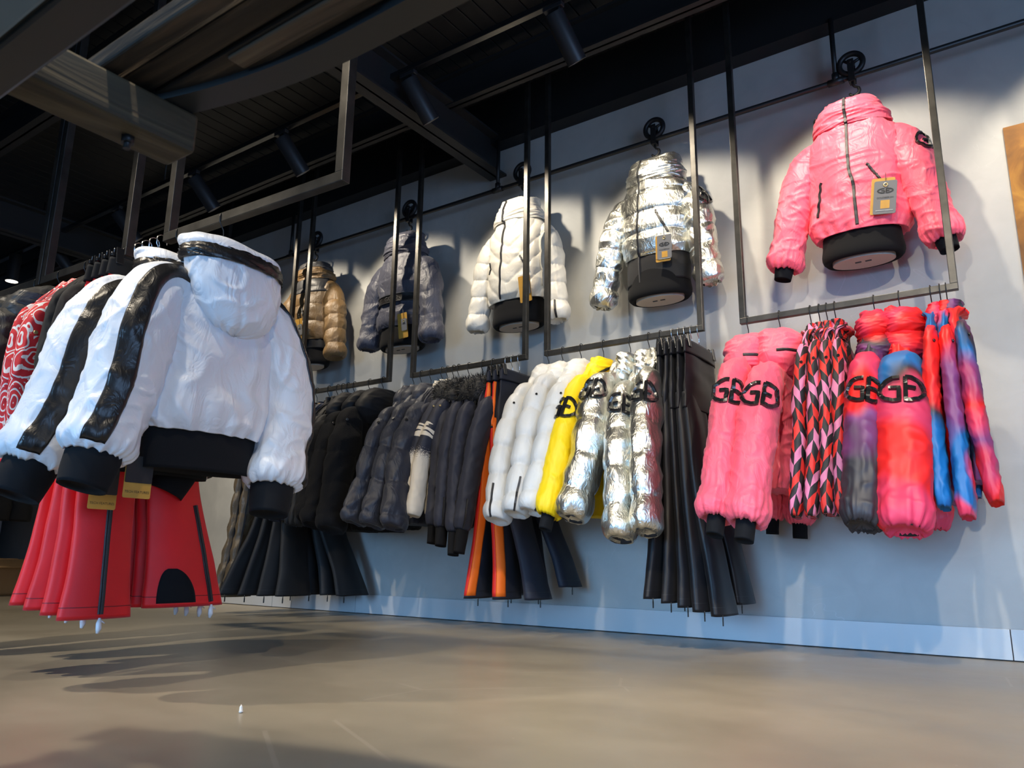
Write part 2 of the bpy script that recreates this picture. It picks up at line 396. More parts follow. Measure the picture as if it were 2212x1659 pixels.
def normals(P):
    du = np.roll(P, -1, 1)-np.roll(P, 1, 1); dv = np.gradient(P, axis=0)
    n = np.cross(du, dv); return n/(np.linalg.norm(n, axis=2)[..., None]+1e-12)
class Cloth:
    """closed-around grid surface rows x cols; s in 0..1 along rows, t in 0..1 around"""
    def __init__(s, P, D=None):
        n = normals(P); c = P.mean(1, keepdims=True)
        sg = np.sign(((P-c)*n).sum()); n *= sg
        if D is not None: P = P+n*D[..., None]; n = normals(P); n *= np.sign(((P-P.mean(1, keepdims=True))*n).sum())
        s.P = P; s.n = n
        s.len = float(np.linalg.norm(np.diff(P.mean(1), axis=0), axis=1).sum())+1e-6
        s.circ = np.linalg.norm(np.roll(P, -1, 1)-P, axis=2).sum(1)
    def ev(s, a, t, off=0.0):
        P, n = s.P, s.n; R, Cn = P.shape[:2]
        a = np.clip(np.asarray(a, float), 0, 1)*(R-1); t = (np.asarray(t, float) % 1)*Cn
        i = np.minimum(a.astype(int), R-2); fi = (a-i)[..., None]; j = t.astype(int) % Cn; fj = (t-np.floor(t))[..., None]; j2 = (j+1) % Cn
        def b(A): return (A[i, j]*(1-fj)+A[i, j2]*fj)*(1-fi)+(A[i+1, j]*(1-fj)+A[i+1, j2]*fj)*fi
        N_ = b(n); N_ /= np.linalg.norm(N_, axis=-1)[..., None]+1e-9
        return b(P)+N_*off
    def mesh(s, name, cap0=True, cap1=True, inset=.012, vflip=False):
        P = s.P; R, Cn = P.shape[:2]
        V = P.reshape(-1, 3); Fc = []
        arc = np.concatenate([[0], np.cumsum(np.linalg.norm(np.diff(P.mean(1), axis=0), axis=1))])
        if vflip: arc = arc[-1]-arc
        cm = float(np.median(s.circ)); U = np.tile(((np.linspace(0, 1, Cn, endpoint=False)+.38) % 1)*cm, (R, 1)); Vv = np.repeat(arc[:, None], Cn, 1)
        UV = np.stack([U, Vv], -1).reshape(-1, 2)
        I = np.arange(R*Cn).reshape(R, Cn); I2 = np.roll(I, -1, 1)
        Fc = np.stack([I[:-1], I2[:-1], I2[1:], I[1:]], -1).reshape(-1, 4).tolist()
        V = V.tolist(); UV = UV.tolist()
        for on, r, nb in ((cap0, 0, 1), (cap1, R-1, R-2)):
            if not on: continue
            ringv = P[r]; c = ringv.mean(0); d = P[nb].mean(0)-c; d = d/(np.linalg.norm(d)+1e-9)
            b = len(V); inn = c+(ringv-c)*.90+d*inset
            V += inn.tolist(); UV += [[0, arc[r]]]*Cn; V.append((c+d*inset*1.5).tolist()); UV.append([0, arc[r]])
            for k in range(Cn):
                k2 = (k+1) % Cn
                Fc.append([int(I[r, k]), int(I[r, k2]), b+k2, b+k]); Fc.append([b+k, b+k2, b+Cn])
        me = raw_mesh(name, V, Fc, True, UV)
        bm = bmesh.new(); bm.from_mesh(me); bmesh.ops.recalc_face_normals(bm, faces=bm.faces[:]); bm.to_mesh(me); bm.free()
        return me
    def build(s, name, mat, parent, **k): return link(name, s.mesh(name, **k), mat, parent)
    def patch(s, name, mat, parent, a0, a1, t0, t1, off=.003, th=.003, nr=24, nc=10, edge=None):
        """a raised patch lying on the surface; t0/t1 may be functions of a"""
        A = np.linspace(a0, a1, nr); T = np.linspace(0, 1, nc)
        f0 = t0 if callable(t0) else (lambda a: t0+0*a); f1 = t1 if callable(t1) else (lambda a: t1+0*a)
        AA = np.repeat(A[:, None], nc, 1); TT = f0(A)[:, None]*(1-T)+f1(A)[:, None]*T
        bulge = np.ones((nr, nc))
        bulge[[0, -1]] = 0; bulge[:, [0, -1]] = 0
        P = s.ev(AA, TT, off)+0; Q = s.ev(AA, TT, off+th)
        P2 = P*(1-bulge[..., None])+Q*bulge[..., None]
        V = P2.reshape(-1, 3); I = np.arange(nr*nc).reshape(nr, nc)
        Fc = np.stack([I[:-1, :-1], I[:-1, 1:], I[1:, 1:], I[1:, :-1]], -1).reshape(-1, 4)
        Bk = s.ev(AA, TT, off-.004).reshape(-1, 3); n = len(V)
        Fb = Fc[:, ::-1]+n
        bd = list(I[0, :])+list(I[1:, -1])+list(I[-1, ::-1][1:])+list(I[::-1, 0][1:-1])
        Fs = [[bd[k], bd[(k+1) % len(bd)], bd[(k+1) % len(bd)]+n, bd[k]+n] for k in range(len(bd))]
        me = raw_mesh(name, np.concatenate([V, Bk]), Fc.tolist()+Fb.tolist()+Fs, True)
        bm = bmesh.new(); bm.from_mesh(me); bmesh.ops.recalc_face_normals(bm, faces=bm.faces[:]); bm.to_mesh(me); bm.free()
        return link(name, me, mat, parent)
    def ribbon(s, mb, ats, w, off=.002, th=.003):
        """a strip along (a,t) points, w metres wide"""
        ats = np.asarray(ats, float); P = s.ev(ats[:, 0], ats[:, 1], 0.0); Q = s.ev(ats[:, 0], ats[:, 1], 1.0)-P
        T = np.gradient(P, axis=0); T /= np.linalg.norm(T, axis=1)[:, None]+1e-9
        B = np.cross(T, Q); B /= np.linalg.norm(B, axis=1)[:, None]+1e-9
        V = []; n = len(P)
        for i in range(n):
            for k, h in ((-1, -.003), (-.8, th), (.8, th), (1, -.003)):
                V.append(P[i]+B[i]*w/2*k+Q[i]*(off+h))
        Fc = []
        for i in range(n-1):
            for k in range(4): Fc.append((i*4+k, i*4+(k+1) % 4, (i+1)*4+(k+1) % 4, (i+1)*4+k))
        Fc += [(3, 2, 1, 0), tuple((n-1)*4+k for k in range(4))]
        mb.add(V, Fc, False); return mb
def superell(N_, e):
    a = np.linspace(0, 2*math.pi, N_, endpoint=False)
    return np.sign(np.cos(a))*np.abs(np.cos(a))**e, np.sign(np.sin(a))*np.abs(np.sin(a))**e
def stack(ctrl, rows, cols, e=1.0, disp=None):
    """ctrl rows: (a, n, z, half_a, half_n)"""
    C = catmull(ctrl, rows); ca, sa = superell(cols, e)
    P = np.zeros((rows, cols, 3))
    P[..., 0] = C[:, 0:1]+C[:, 3:4]*ca; P[..., 1] = C[:, 1:2]+C[:, 4:5]*sa; P[..., 2] = C[:, 2:3]
    S, T = np.meshgrid(np.linspace(0, 1, rows), np.linspace(0, 1, cols, endpoint=False), indexing='ij')
    return Cloth(P, disp(S, T) if disp else None)
def sweep(path, rows, cols, e=1.0, disp=None):
    """path rows: (a, n, z, r_b, r_n) ; r_b across the arm, r_n in thickness"""
    C = catmull(path, rows); X = C[:, :3]
    T = np.gradient(X, axis=0); T /= np.linalg.norm(T, axis=1)[:, None]
    nn = np.array([0, 1.0, 0]); B = np.cross(T, nn); B /= np.linalg.norm(B, axis=1)[:, None]; Nn = np.cross(B, T)
    ca, sa = superell(cols, e)
    P = X[:, None, :]+B[:, None, :]*(C[:, 3:4]*ca)[..., None]+Nn[:, None, :]*(C[:, 4:5]*sa)[..., None]
    S, T2 = np.meshgrid(np.linspace(0, 1, rows), np.linspace(0, 1, cols, endpoint=False), indexing='ij')
    return Cloth(P, disp(S, T2) if disp else None)

def quilt_disp(nq, amp, seed, wr=.003, chev=0.0, phase=0.0, pucker=.0025, wf=5, fade=0.06):
    """down channels: rounded puffs between stitched seams, puckered beside the seam"""
    def f(S, T):
        sh = chev*np.abs(((T*2+.5) % 1)-.5)*2 + .12*gnoise(T*4, S*0+.5, seed, 4)
        q = S*nq+phase+sh
        d = np.abs(np.sin(math.pi*q))
        h = amp*.8*(np.power(d, .40)-.7)
        seam = np.exp(-(d/.33)**2)
        h = h+(seam+.35)*pucker*1.3*gnoise(T*30, q*.55, seed+1, 30)
        h = h+wr*ridge(gnoise(T*wf+S*3.0, S*nq*1.3, seed+2, wf))+wr*.7*gnoise(T*wf*2, S*nq*2.2, seed+3, wf*2)
        return h
    return f
def crease_disp(amp, seed, fu=4, fv=5.0, skew=2.0, gather=0.0, low=.0035, gather0=0.0, vert=0.0, gw=.12):
    def f(S, T):
        wx = .35*gnoise(T*5, S*5, seed+21, 5)
        h = amp*.75*crest(gnoise(T*fu+skew*S+wx, S*fv+wx, seed, None)) + amp*.55*crest(gnoise(T*fu*2-skew*1.5*S+wx, S*fv*1.8, seed+5, None), .16)
        # fade the non-periodic term across the back seam
        e = np.clip(np.minimum(T, 1-T)/.06, 0, 1); h = h*e
        h = h+low*gnoise(T*4, S*2.5, seed+9, 4)
        if vert: h = h+vert*ridge(gnoise(T*9, S*1.3+3, seed+11, 9))
        if gather: h = h+gather*np.exp(-(1-S)/gw)*gnoise(T*30, S*4, seed+13, 30)*1.3
        if gather0: h = h+gather0*np.exp(-S/gw)*gnoise(T*34, S*4, seed+17, 34)*1.3
        return h
    return f
def no_disp(S, T): return 0*S

# ------------------------------------------------------------------ small shared details
def emblem_pts():
    G = [(-.10, .46), (-.34, .46), (-.62, .37), (-.86, .18), (-.94, 0), (-.86, -.18), (-.62, -.37), (-.34, -.46), (-.12, -.46), (-.12, 0), (-.48, 0)]
    D = [(.12, .46), (.34, .46), (.62, .37), (.86, .18), (.94, 0), (.86, -.18), (.62, -.37), (.34, -.46), (.12, -.46), (.12, .46)]
    E_ = [(.12, 0), (.50, 0)]
    return [G, D, E_]
def resample(P, step):
    P = np.asarray(P, float); out = [P[0]]
    for a, b in zip(P[:-1], P[1:]):
        k = max(1, int(np.linalg.norm(b-a)/step)); out += [a+(b-a)*(i+1)/k for i in range(k)]
    return np.array(out)
def emblem_on(cl, parent, a0, t0, width, flip_t=1, height=.62, mat=None, name='emblem', down=1):
    """two-letter oval emblem quilted on a sleeve: a0 along, t0 around; width in metres"""
    mb = MB(); r = cl.circ[int(a0*(len(cl.circ)-1))]
    for st in emblem_pts():
        P = resample(st, .07)
        t = t0+flip_t*P[:, 0]*width/2/r; a = a0-down*P[:, 1]*width*height/cl.len
        cl.ribbon(mb, np.stack([a, t], 1), width*.10, off=.0035, th=.006)
    return mb.build(name, mat or PATENT, parent)
def flat_emblem(mb, M, w):
    for st in emblem_pts():
        P = resample(st, .12); n = len(P); T = np.gradient(P*np.array([1, .62]), axis=0); T /= np.linalg.norm(T, axis=1)[:, None]+1e-9
        B = np.stack([-T[:, 1], T[:, 0]], 1)*.085; Q = P*np.array([1, .62])
        V = []; Fc = []
        for i in range(n):
            for s_ in (-1, 1): q = (Q[i]+B[i]*s_)*w/2; V.append(M @ Vector((q[0], q[1], 0)))
        for i in range(n-1): Fc.append((i*2, i*2+1, i*2+3, i*2+2))
        mb.add(V, Fc)
_txt = {}
def text_geo(s, size):
    if s not in _txt:
        cu = bpy.data.curves.new('lettering', 'FONT'); cu.body = s; cu.size = 1.0; cu.align_x = 'CENTER'; cu.resolution_u = 2
        o = bpy.data.objects.new('lettering_tmp', cu); COL.objects.link(o)
        dg = bpy.context.evaluated_depsgraph_get(); me = bpy.data.meshes.new_from_object(o.evaluated_get(dg))
        _txt[s] = ([v.co.copy() for v in me.vertices], [tuple(p.vertices) for p in me.polygons])
        bpy.data.objects.remove(o, do_unlink=True); bpy.data.curves.remove(cu); bpy.data.meshes.remove(me)
    V, Fc = _txt[s]
    return [v*size for v in V], Fc
def text_mb(mb, s, size, M):
    V, Fc = text_geo(s, size); mb.add([M @ v for v in V], Fc); return mb
def card(mb, M, w, h, th=.0012, r=.004):
    pts = []
    for cx, cz, a0 in ((w/2-r, h/2-r, 0), (-w/2+r, h/2-r, 90), (-w/2+r, -h/2+r, 180), (w/2-r, -h/2+r, 270)):
        for k in range(4):
            a = math.radians(a0+30*k); pts.append((cx+r*math.cos(a), cz+r*math.sin(a)))
    n = len(pts); V = [M @ Vector((x, y, th/2)) for x, y in pts]+[M @ Vector((x, y, -th/2)) for x, y in pts]
    Fc = [tuple(range(n)), tuple(reversed(range(n, 2*n)))]+[(k, k+n, (k+1) % n+n, (k+1) % n) for k in range(n)]
    mb.add(V, Fc)
def M4(loc, xdir, ydir):
    x = Vector(xdir).normalized(); y = Vector(ydir); y = (y-x*x.dot(y)).normalized(); z = x.cross(y)
    return Matrix(((x.x, y.x, z.x, loc[0]), (x.y, y.y, z.y, loc[1]), (x.z, y.z, z.z, loc[2]), (0, 0, 0, 1)))
def swing_tag(parent, M, gold_shift=(-.006, .004), small=False, gw=.052, gh=.088, tech=None, string=.05):
    """gold card with a grey card before it; M: card plane (x right, y up, z out)"""
    g = MB(); card(g, M @ Matrix.Translation((gold_shift[0], gold_shift[1], 0)), gw, gh); G = g.build('swing_tag', GOLD, parent)
    gw2, gh2 = (.030, .050) if small else (.050, .080)
    cz = .003; off = (.004, .006) if small else (0, 0)
    c = MB(); card(c, M @ Matrix.Translation((off[0], off[1]+(.008 if tech else 0), cz)), gw2, gh2); c.build('grey_card', GREYC, G)
    e = MB(); V, Fc = ring((0, 0, 0), .0042, .0016, 'z', 14, 6); top = gh2/2-.010+off[1]+(.008 if tech else 0)
    e.add([M @ Vector((v[0]+off[0], v[1]+top, v[2]+cz+.001)) for v in V], Fc, True); e.build('eyelet', BRASS, G)
    s = MB(); p0 = M @ Vector((off[0], top, cz)); p1 = M @ Vector((off[0]-.002, top+string, cz))
    s.tube([p0, p1], .0011, 5); s.build('string', INK, G)
    if not small:
        q = MB(); flat_emblem(q, M @ Matrix.Translation((0, .016, cz+.0012)), .036)
        text_mb(q, 'GOLDBERGH', .0062, M @ Matrix.Translation((0, -.003, cz+.0012))); q.build('print', INK, G)
        y_ = MB(); card(y_, M @ Matrix.Translation((.001, -.017, cz+.0006)), .020, .020, .0008, .001); y_.build('gold_square', GOLD, G)
        w_ = MB(); w_.box2((0, 0, 0), (.038, .0008, .0004)); w_.V = [tuple(M @ Vector((v[0]-.019, v[1]-.032, v[2]+cz+.0011))) for v in w_.V]; w_.build('fine_print', INKW, G)
    else:
        q = MB(); flat_emblem(q, M @ Matrix.Translation((off[0], off[1]+.004, cz+.0012)), .016); q.build('print', INK, G)
    if tech:
        t = MB(); text_mb(t, 'TECH FEATURES', .0072, M @ Matrix.Translation((gold_shift[0], gold_shift[1]-gh/2+.006, .0012))); t.build('lettering', INK, G)
    return G
def zip_on(cl, parent, ats, w=.012, mat=None, name='zip', pull=True, off=.002, teeth=True):
    ats = resample(np.asarray(ats, float)*np.array([1, 1.0]), .03)
    mb = MB(); cl.ribbon(mb, ats, w, off=off, th=.003); z = mb.build(name, mat or ZIP, parent)
    if teeth:
        t = MB(); cl.ribbon(t, ats, w*.35, off=off+.002, th=.0035); t.build('zip_teeth', ZIPM, z)
    return z

# ------------------------------------------------------------------ jackets
def jacket(th, S):
    """th: thing whose origin is on the rail. local a = towards the room-side sleeve, n = seen face, z up"""
    sd = S.get('seed', 1); m = S['mat']; ms = S.get('smat', m); res = S.get('res', 1.0)
    R = lambda k: max(8, int(k*res))
    sh, zs, zn, zh = S.get('sh', .20), S['zs'], S['zn'], S['zh']
    bt, ah, ach = S.get('bt', .05), S.get('ah', .2), S.get('ach', .21)
    n0 = S.get('n0', 0.0); nh = S.get('nh', n0)
    q = S.get('quilt')
    bd = S.get('bdisp') or (quilt_disp(q[0], q[2], sd, chev=S.get('chev', 0), wr=S.get('wr', .003)) if q else crease_disp(S.get('wr', .006), sd, vert=S.get('vert', .006), gather0=S.get('gather', 0)))
    mid = zs-.13
    ctrl = [(S.get('hc', 0.0), nh, zh, ah, bt*S.get('hemt', .9)), (S.get('hc', 0)*.9, nh, zh+.035, ah*S.get('blouse', 1.04), bt*1.05), (0, (nh+n0)/2, S.get('zwaist', (zh+mid)/2), ((ah+ach)/2+.004)*S.get('waist', 1.0), bt*1.08*S.get('waist', 1.0)),
            (0, n0, mid, ach, bt), (0, n0, zs-.015, sh*.93, bt*.86), (0, n0, (zs+zn)/2+.012, sh*.60, bt*.78), (0, n0, zn, .078, max(.045, bt*.72))]
    body = stack(ctrl, R(96), R(84), S.get('e', .85), bd)
    bo = body.build('body', m, th, cap1=True)
    out = {'body': body, 'body_obj': bo, 'sleeves': []}
    for i, sl in enumerate(S['sleeves']):
        sg = 1 if i == 0 else -1
        c = sl['cuff']; e_ = sl['elbow']; s_ = sl.get('sh', (sg*sh, n0, zs-.02)); rb, rn = sl['r']
        rc = sl.get('rc', .8)
        st = (s_[0]-sg*.10, n0*.5+s_[1]*.5, s_[2]-(.024 if S.get('cap') else .050))
        u = (s_[0]-sg*.028, s_[1], s_[2]-.038)
        dd = np.array(c)-np.array(e_); dd /= np.linalg.norm(dd); c9 = np.array(c)+dd*.012
        cpk = S.get('cap', 1.0)
        path = [(*st, rb*(.50*cpk if S.get('cap') else .34), min(rn*.7, bt*.8)), (*u, rb*.80*cpk, rn*.80), ((s_[0]*.45+e_[0]*.55), (s_[1]*.45+e_[1]*.55), (s_[2]*.45+e_[2]*.55), rb*1.06, rn*1.05), (*e_, rb, rn),
                ((e_[0]*.4+c[0]*.6), (e_[1]*.4+c[1]*.6), (e_[2]*.4+c[2]*.6), rb*.95, rn*.98), (*c, rb*rc, rn*rc*.95), (*c9, rb*rc*S.get('close', .80), rn*rc*S.get('close', .80)*.9)]
        sdp = S.get('sdisp') or (quilt_disp(q[1], q[2], sd+20+i, wr=S.get('wr', .003)) if q else crease_disp(S.get('wr', .006), sd+20+i, fu=3, fv=6, gather=S.get('sgather', 0)))
        cl = sweep(path, R(96), R(52), .92, sdp)
        so = cl.build('sleeve', sl.get('mat', ms), th, vflip=S.get('vflip', False))
        out['sleeves'].append((cl, so))
        if S.get('cuff'):
            L, cm, k = S['cuff']
            d = np.array(c)-np.array(e_); d /= np.linalg.norm(d); c2 = np.array(c)+d*L; c0 = np.array(c)-d*.03
            kk = S.get('cuffr', .62)
            cf = sweep([(*c0, rb*kk, rn*kk), (*(c0*.5+c2*.5), rb*kk, rn*kk), (*c2, rb*kk*k, rn*kk*k)], 14, 28, .92, lambda S_, T_: .0015*gnoise(T_*12, S_*3, sd, 12))
            cf.build('cuff', cm, th)
    if S.get('band'):
        L, bm_, k = S['band']
        b2 = stack([(S.get('hc', 0), nh, zh+.03, ah*.94, bt*.86), (S.get('hc', 0), nh, zh-L*.5, ah*k, bt*.86), (S.get('hc', 0), nh, zh-L, ah*k*.98, bt*.84)], 14, R(72), S.get('e', .85), lambda S_, T_: .003*gnoise(T_*9, S_*1.5, sd+3, 9))
        out['band'] = b2; b2.build('hem_band', bm_, th)
    col = S.get('collar')
    if col:
        for cc in (col if isinstance(col, list) else [col]):
            d = cc.get('disp') or crease_disp(cc.get('wr', .006), sd+40, fu=3, fv=3, low=.008)
            k = stack(cc['ctrl'], R(cc.get('rows', 40)), R(56), cc.get('e', .9), d)
            o = k.build(cc.get('name', 'collar'), cc.get('mat', m), th); out.setdefault('collars', []).append((k, o))
    return out
def hanger(label, loc, rotz, hook=.075, mat=None, clips=False, arm=.17, wire=None, lean=0.0, slope=.14):
    """hanger with its wire hook over the rail"""
    t = thing('clothes_hanger', label, 'hanger', loc, rotz, 'hangers on the rails')
    rr = .019
    pts = [(rr*math.cos(a), 0, rr*math.sin(a)+.004) for a in np.linspace(math.radians(200), math.radians(-10), 14)]
    pts = [(-p[0], p[1], p[2]) for p in pts]
    # hook over the rail, then a swan neck down to the bar
    pts = [(-.0195, 0, -.010)] + [(x, 0, z) for x, _, z in [( -rr*math.cos(a), 0, rr*math.sin(a)+.002) for a in np.linspace(0, math.pi, 12)]] + [(.018, 0, -.016), (.010, lean*.4, -.03), (.001, lean*.8, -.043), (0, lean, -.055), (0, lean, -hook-.012)]
    h = MB(); h.tube(pts, .0021, 7); h.build('hook', wire or WIRE, t)
    b = MB()
    if clips:
        b.box((0, lean, -hook-.012), (2*arm, .010, .014), None, .003)
        o = b.build('bar', mat or BLACK_G, t)
        for s_ in (-1, 1):
            c = MB(); x = s_*(arm-.025)
            c.box((x, lean-.012, -hook-.016), (.026, .006, .058), rotm('X', -8), .002); c.box((x, lean+.012, -hook-.016), (.026, .006, .058), rotm('X', 8), .002)
            c.box((x, lean, -hook-.018), (.012, .026, .008)); c.build('clip', mat or BLACK_G, t)
    else:
        a = [(-arm, lean, -hook-slope), (-arm*.5, lean, -hook-slope*.45), (-.03, lean, -hook-.006), (.03, lean, -hook-.006), (arm*.5, lean, -hook-slope*.45), (arm, lean, -hook-slope)]
        b.tube(a, [.005, .007, .007, .007, .007, .005], 8); b.build('shoulder_bar', mat or BLACK_G, t)
    return t

# ------------------------------------------------------------------ trousers
def trousers(th, S):
    sd = S.get('seed', 1); m = S['mat']; zw, zc = S['zw'], S['zc']; wa = S.get('wa', .165); wn = S.get('wn', .022)
    nw = S.get('nw', 0.0)
    f = lambda S_, T_: S.get('fold', .006)*gnoise(T_*6, S_*1.1, sd, 6)+.003*gnoise(T_*5, S_*6, sd+3, 5)
    hips = stack([(0, nw, zc-.03, wa*1.18, wn*1.9), (0, nw, zc+.06, wa*1.14, wn*1.9), (0, nw, (zc+zw)/2, wa*1.06, wn*1.5), (0, nw, zw, wa, wn)], 40, 72, .8, f)
    hips.build('seat', m, th)
    out = {'hips': hips, 'legs': []}
    if S.get('waist', True):
        wb = stack([(0, nw, zw-.055, wa*1.03+.007, wn*1.12+.007), (0, nw, zw-.02, wa*1.02+.006, wn*1.08+.006), (0, nw, zw+.006, wa*1.005+.005, wn*1.02+.005)], 8, 64, .8)
        wb.build('waistband', S.get('wmat', m), th); out['waist'] = wb
    for i, lg in enumerate(S['legs']):
        a0 = (1 if i == 0 else -1)*wa*.56
        h = lg['hem']; ha, hn = lg['w']; q = S.get('quilt')
        kz = zc*.48+h[2]*.52
        d = quilt_disp(q[0], q[1], sd+30+i, wr=.004) if q else (lambda S_, T_, k=i: S.get('fold', .006)*1.3*gnoise(T_*5, S_*.9+k, sd+7+k, 5)+.002*gnoise(T_*6, S_*9, sd+9, 6))
        am = a0*.62+h[0]*.38; nm = nw*.62+h[1]*.38
        ctrl = [(a0, nw, zc+.04, wa*.56, wn*1.6), (a0*.9+h[0]*.1, nw*.9+h[1]*.1, zc*.85+kz*.15, wa*.58, max(wn*1.8, hn*.8)), (am, nm, kz, wa*.50+ha*.10, hn*.85), (am*.3+h[0]*.7, nm*.3+h[1]*.7, kz*.34+h[2]*.66, ha*.86, hn*.95), (h[0], h[1], h[2], ha, hn)]
        cl = stack(ctrl, 70, 56, .85, d); lo = cl.build('leg', lg.get('mat', m), th); out['legs'].append((cl, lo))
        if S.get('hemline', True):
            mb = MB(); cl.ribbon(mb, [(.962, t) for t in np.linspace(0, 1, 57)], .003, off=-.0005, th=.0008); mb.build('hem_stitching', S.get('stitch', INK), lo)
    return out
def pull(parent, cl, a, t, mat, size=.03, name='zip_pull', wrap=False):
    p = cl.ev(np.array([a]), np.array([t]))[0]
    mb = MB()
    if wrap:
        mb.tube([(p[0], p[1], p[2]+.004), (p[0]+.001, p[1], p[2]-.012), (p[0], p[1]+.001, p[2]-.026), (p[0]+.002, p[1], p[2]-.040)], [.004, .008, .0085, .004], 7)
        mb.tube([(p[0]-.004, p[1], p[2]-.004), (p[0]-.016, p[1]+.002, p[2]-.012)], [.003, .002], 5)
    else:
        mb.tube([(p[0], p[1], p[2]+.006), (p[0], p[1], p[2]-size*.35)], .0025, 6)
        mb.box((p[0], p[1], p[2]-size*.75), (.007, .0035, size*.8), None, .001)
    return mb.build(name, mat, parent)

# ================================================================== ROOM
X0, X1, Y0, ZC = -9.0, 3.4, -7.5, 3.15
def struct(name, mb, mat, label=None):
    o = mb.build(name, mat); tag(o, label, None, None, 'structure'); return o
struct('floor', MB().box2((X0-.1, Y0-.1, -.1), (X1+.1, .1, 0)), FLOOR, 'polished beige screed floor of the shop')
WB = struct('wall_back', MB().box2((X0, 0, 0), (X1, .12, ZC)), WALL, 'grey trowelled plaster wall behind the clothes rails')
struct('wall_left', MB().box2((X0-.1, Y0, 0), (X0, 0, ZC)), plain('off_white_far_wall', (.32, .33, .34), .7, noise=.05), 'far end wall of the shop')
struct('wall_front', MB().box2((X0, Y0-.1, 0), (-4.0, Y0, ZC)).box2((2.2, Y0-.1, 0), (X1, Y0, ZC)).box2((-4.0, Y0-.1, 0), (2.2, Y0, .25)).box2((-4.0, Y0-.1, 1.75), (2.2, Y0, ZC)), WALL, 'plaster wall with the added glazing behind the camera')
w2 = MB()  # unseen glazing added as the seat of the low blue fill
for x in (-3.97, -1.93, .13, 2.17): w2.box2((x-.03, Y0-.08, .25), (x+.03, Y0-.03, 1.75))
w2.box2((-4.0, Y0-.08, .25), (2.2, Y0-.03, .30)).box2((-4.0, Y0-.08, 1.70), (2.2, Y0-.03, 1.75)); W2_ = struct('window_2', w2, BLACK, 'black framed glazing added behind the camera for the low fill')
wr = MB().box2((X1, Y0, 0), (X1+.1, -6.1, ZC)).box2((X1, -2.3, 0), (X1+.1, 0, ZC)).box2((X1, -6.1, 0), (X1+.1, -2.3, .15)).box2((X1, -6.1, 2.35), (X1+.1, -2.3, ZC))
struct('wall_right', wr, WALL, 'side wall with the shop window')
win = struct('window_1', MB().box2((X1+.02, -6.1, .15), (X1+.07, -6.04, 2.35)).box2((X1+.02, -2.36, .15), (X1+.07, -2.3, 2.35)).box2((X1+.02, -6.1, .15), (X1+.07, -2.3, .21)).box2((X1+.02, -6.1, 2.29), (X1+.07, -2.3, 2.35)).box2((X1+.02, -4.23, .15), (X1+.07, -4.17, 2.35)), BLACK, 'black framed shop window')
gl = N('window_glass'); gl.set(Base_Color=(1, 1, 1), Roughness=0.02, Transmission_Weight=1.0, IOR=1.45)
for y0, y1 in ((-6.04, -4.23), (-4.17, -2.36)): MB().box2((X1+.04, y0, .21), (X1+.048, y1, 2.29)).build('pane', gl.m, win)
for x0, x1 in ((-3.94, -1.96), (-1.90, .10), (.16, 2.14)): MB().box2((x0, Y0-.06, .30), (x1, Y0-.052, 1.70)).build('pane', gl.m, W2_)
# baseboard: long pale panels with dark butt joints
bb = struct('baseboard_back', MB().box2((X0, -.004, .0), (X1, .0, .112)), DARKGAP, 'pale grey baseboard of long panels along the display wall')
cuts = [-9.0, -6.9, -5.05, -4.42, -4.22, -3.62, -.183, 1.6, 3.4]
for a, b in zip(cuts[:-1], cuts[1:]): MB().box2((a+.0015, -.016, .004), (b-.0015, -.003, .114), .0015).build('panel', BASEB, bb)
# ceiling with black boards running towards the wall
ce = struct('ceiling', MB().box2((X0, Y0, ZC+.02), (X1, 0, ZC+.1)), CEIL, 'black boarded ceiling')
pm = MB().box2((-.047, -4.2, -.012), (.047, 0, .012), .003).mesh('ceiling_board')
pm.materials.append(CEIL)
for k in range(84):
    o = bpy.data.objects.new('ceiling_board', pm); COL.objects.link(o); o.location = (-7.6+k*.1, -.005, ZC+.008); o.parent = ce
def ibeam(name, a, b, label, horiz, w=.125, h=.22, z=2.64, mat=BEAM):
    """I-beam along y (horiz='y') or x"""
    mb = MB()
    if horiz == 'y':
        x = a[0]; y0, y1 = a[1], b[1]
        mb.box2((x-w/2, y0, z), (x+w/2, y1, z+.014)).box2((x-w/2, y0, z+h-.014), (x+w/2, y1, z+h)).box2((x-.006, y0, z), (x+.006, y1, z+h))
    else:
        y = a[1]; x0, x1 = a[0], b[0]
        mb.box2((x0, y-w/2, z), (x1, y+w/2, z+.014)).box2((x0, y-w/2, z+h-.014), (x1, y+w/2, z+h)).box2((x0, y-.006, z), (x1, y+.006, z+h))
    return struct(name, mb, mat, label)
ibeam('trim_1', (-2.585, Y0), (-2.585, -.004), 'anthracite steel cross beam meeting the display wall above the cream jacket', 'y', .125, .24)
ibeam('trim_2', (-6.1, Y0), (-6.1, -.004), 'far anthracite steel cross beam in the dark ceiling', 'y', .125, .24)
ibeam('trim_3', (X0, -.50), (X1, -.50), 'anthracite steel beam running along the wall above the jackets', 'x', .07, .20, 2.86)
struct('trim_4', MB().box2((X0, -.10, 2.826), (X1, -.002, ZC)), CEIL, 'black soffit above the plaster wall')
ibeam('trim_5', (X0, -1.75), (X1, -1.75), 'dark steel beam running above the aisle', 'x', .09, .22, 2.86)
ibeam('trim_6', (X0, -2.75), (X1, -2.75), 'dark steel beam running above the free-standing rail', 'x', .09, .22, 2.86)
struct('trim_7', MB().box2((.012, -.010, .9), (1.6, -.002, 2.112)), RUST, 'rusty brown metal panel at the right edge of the wall')

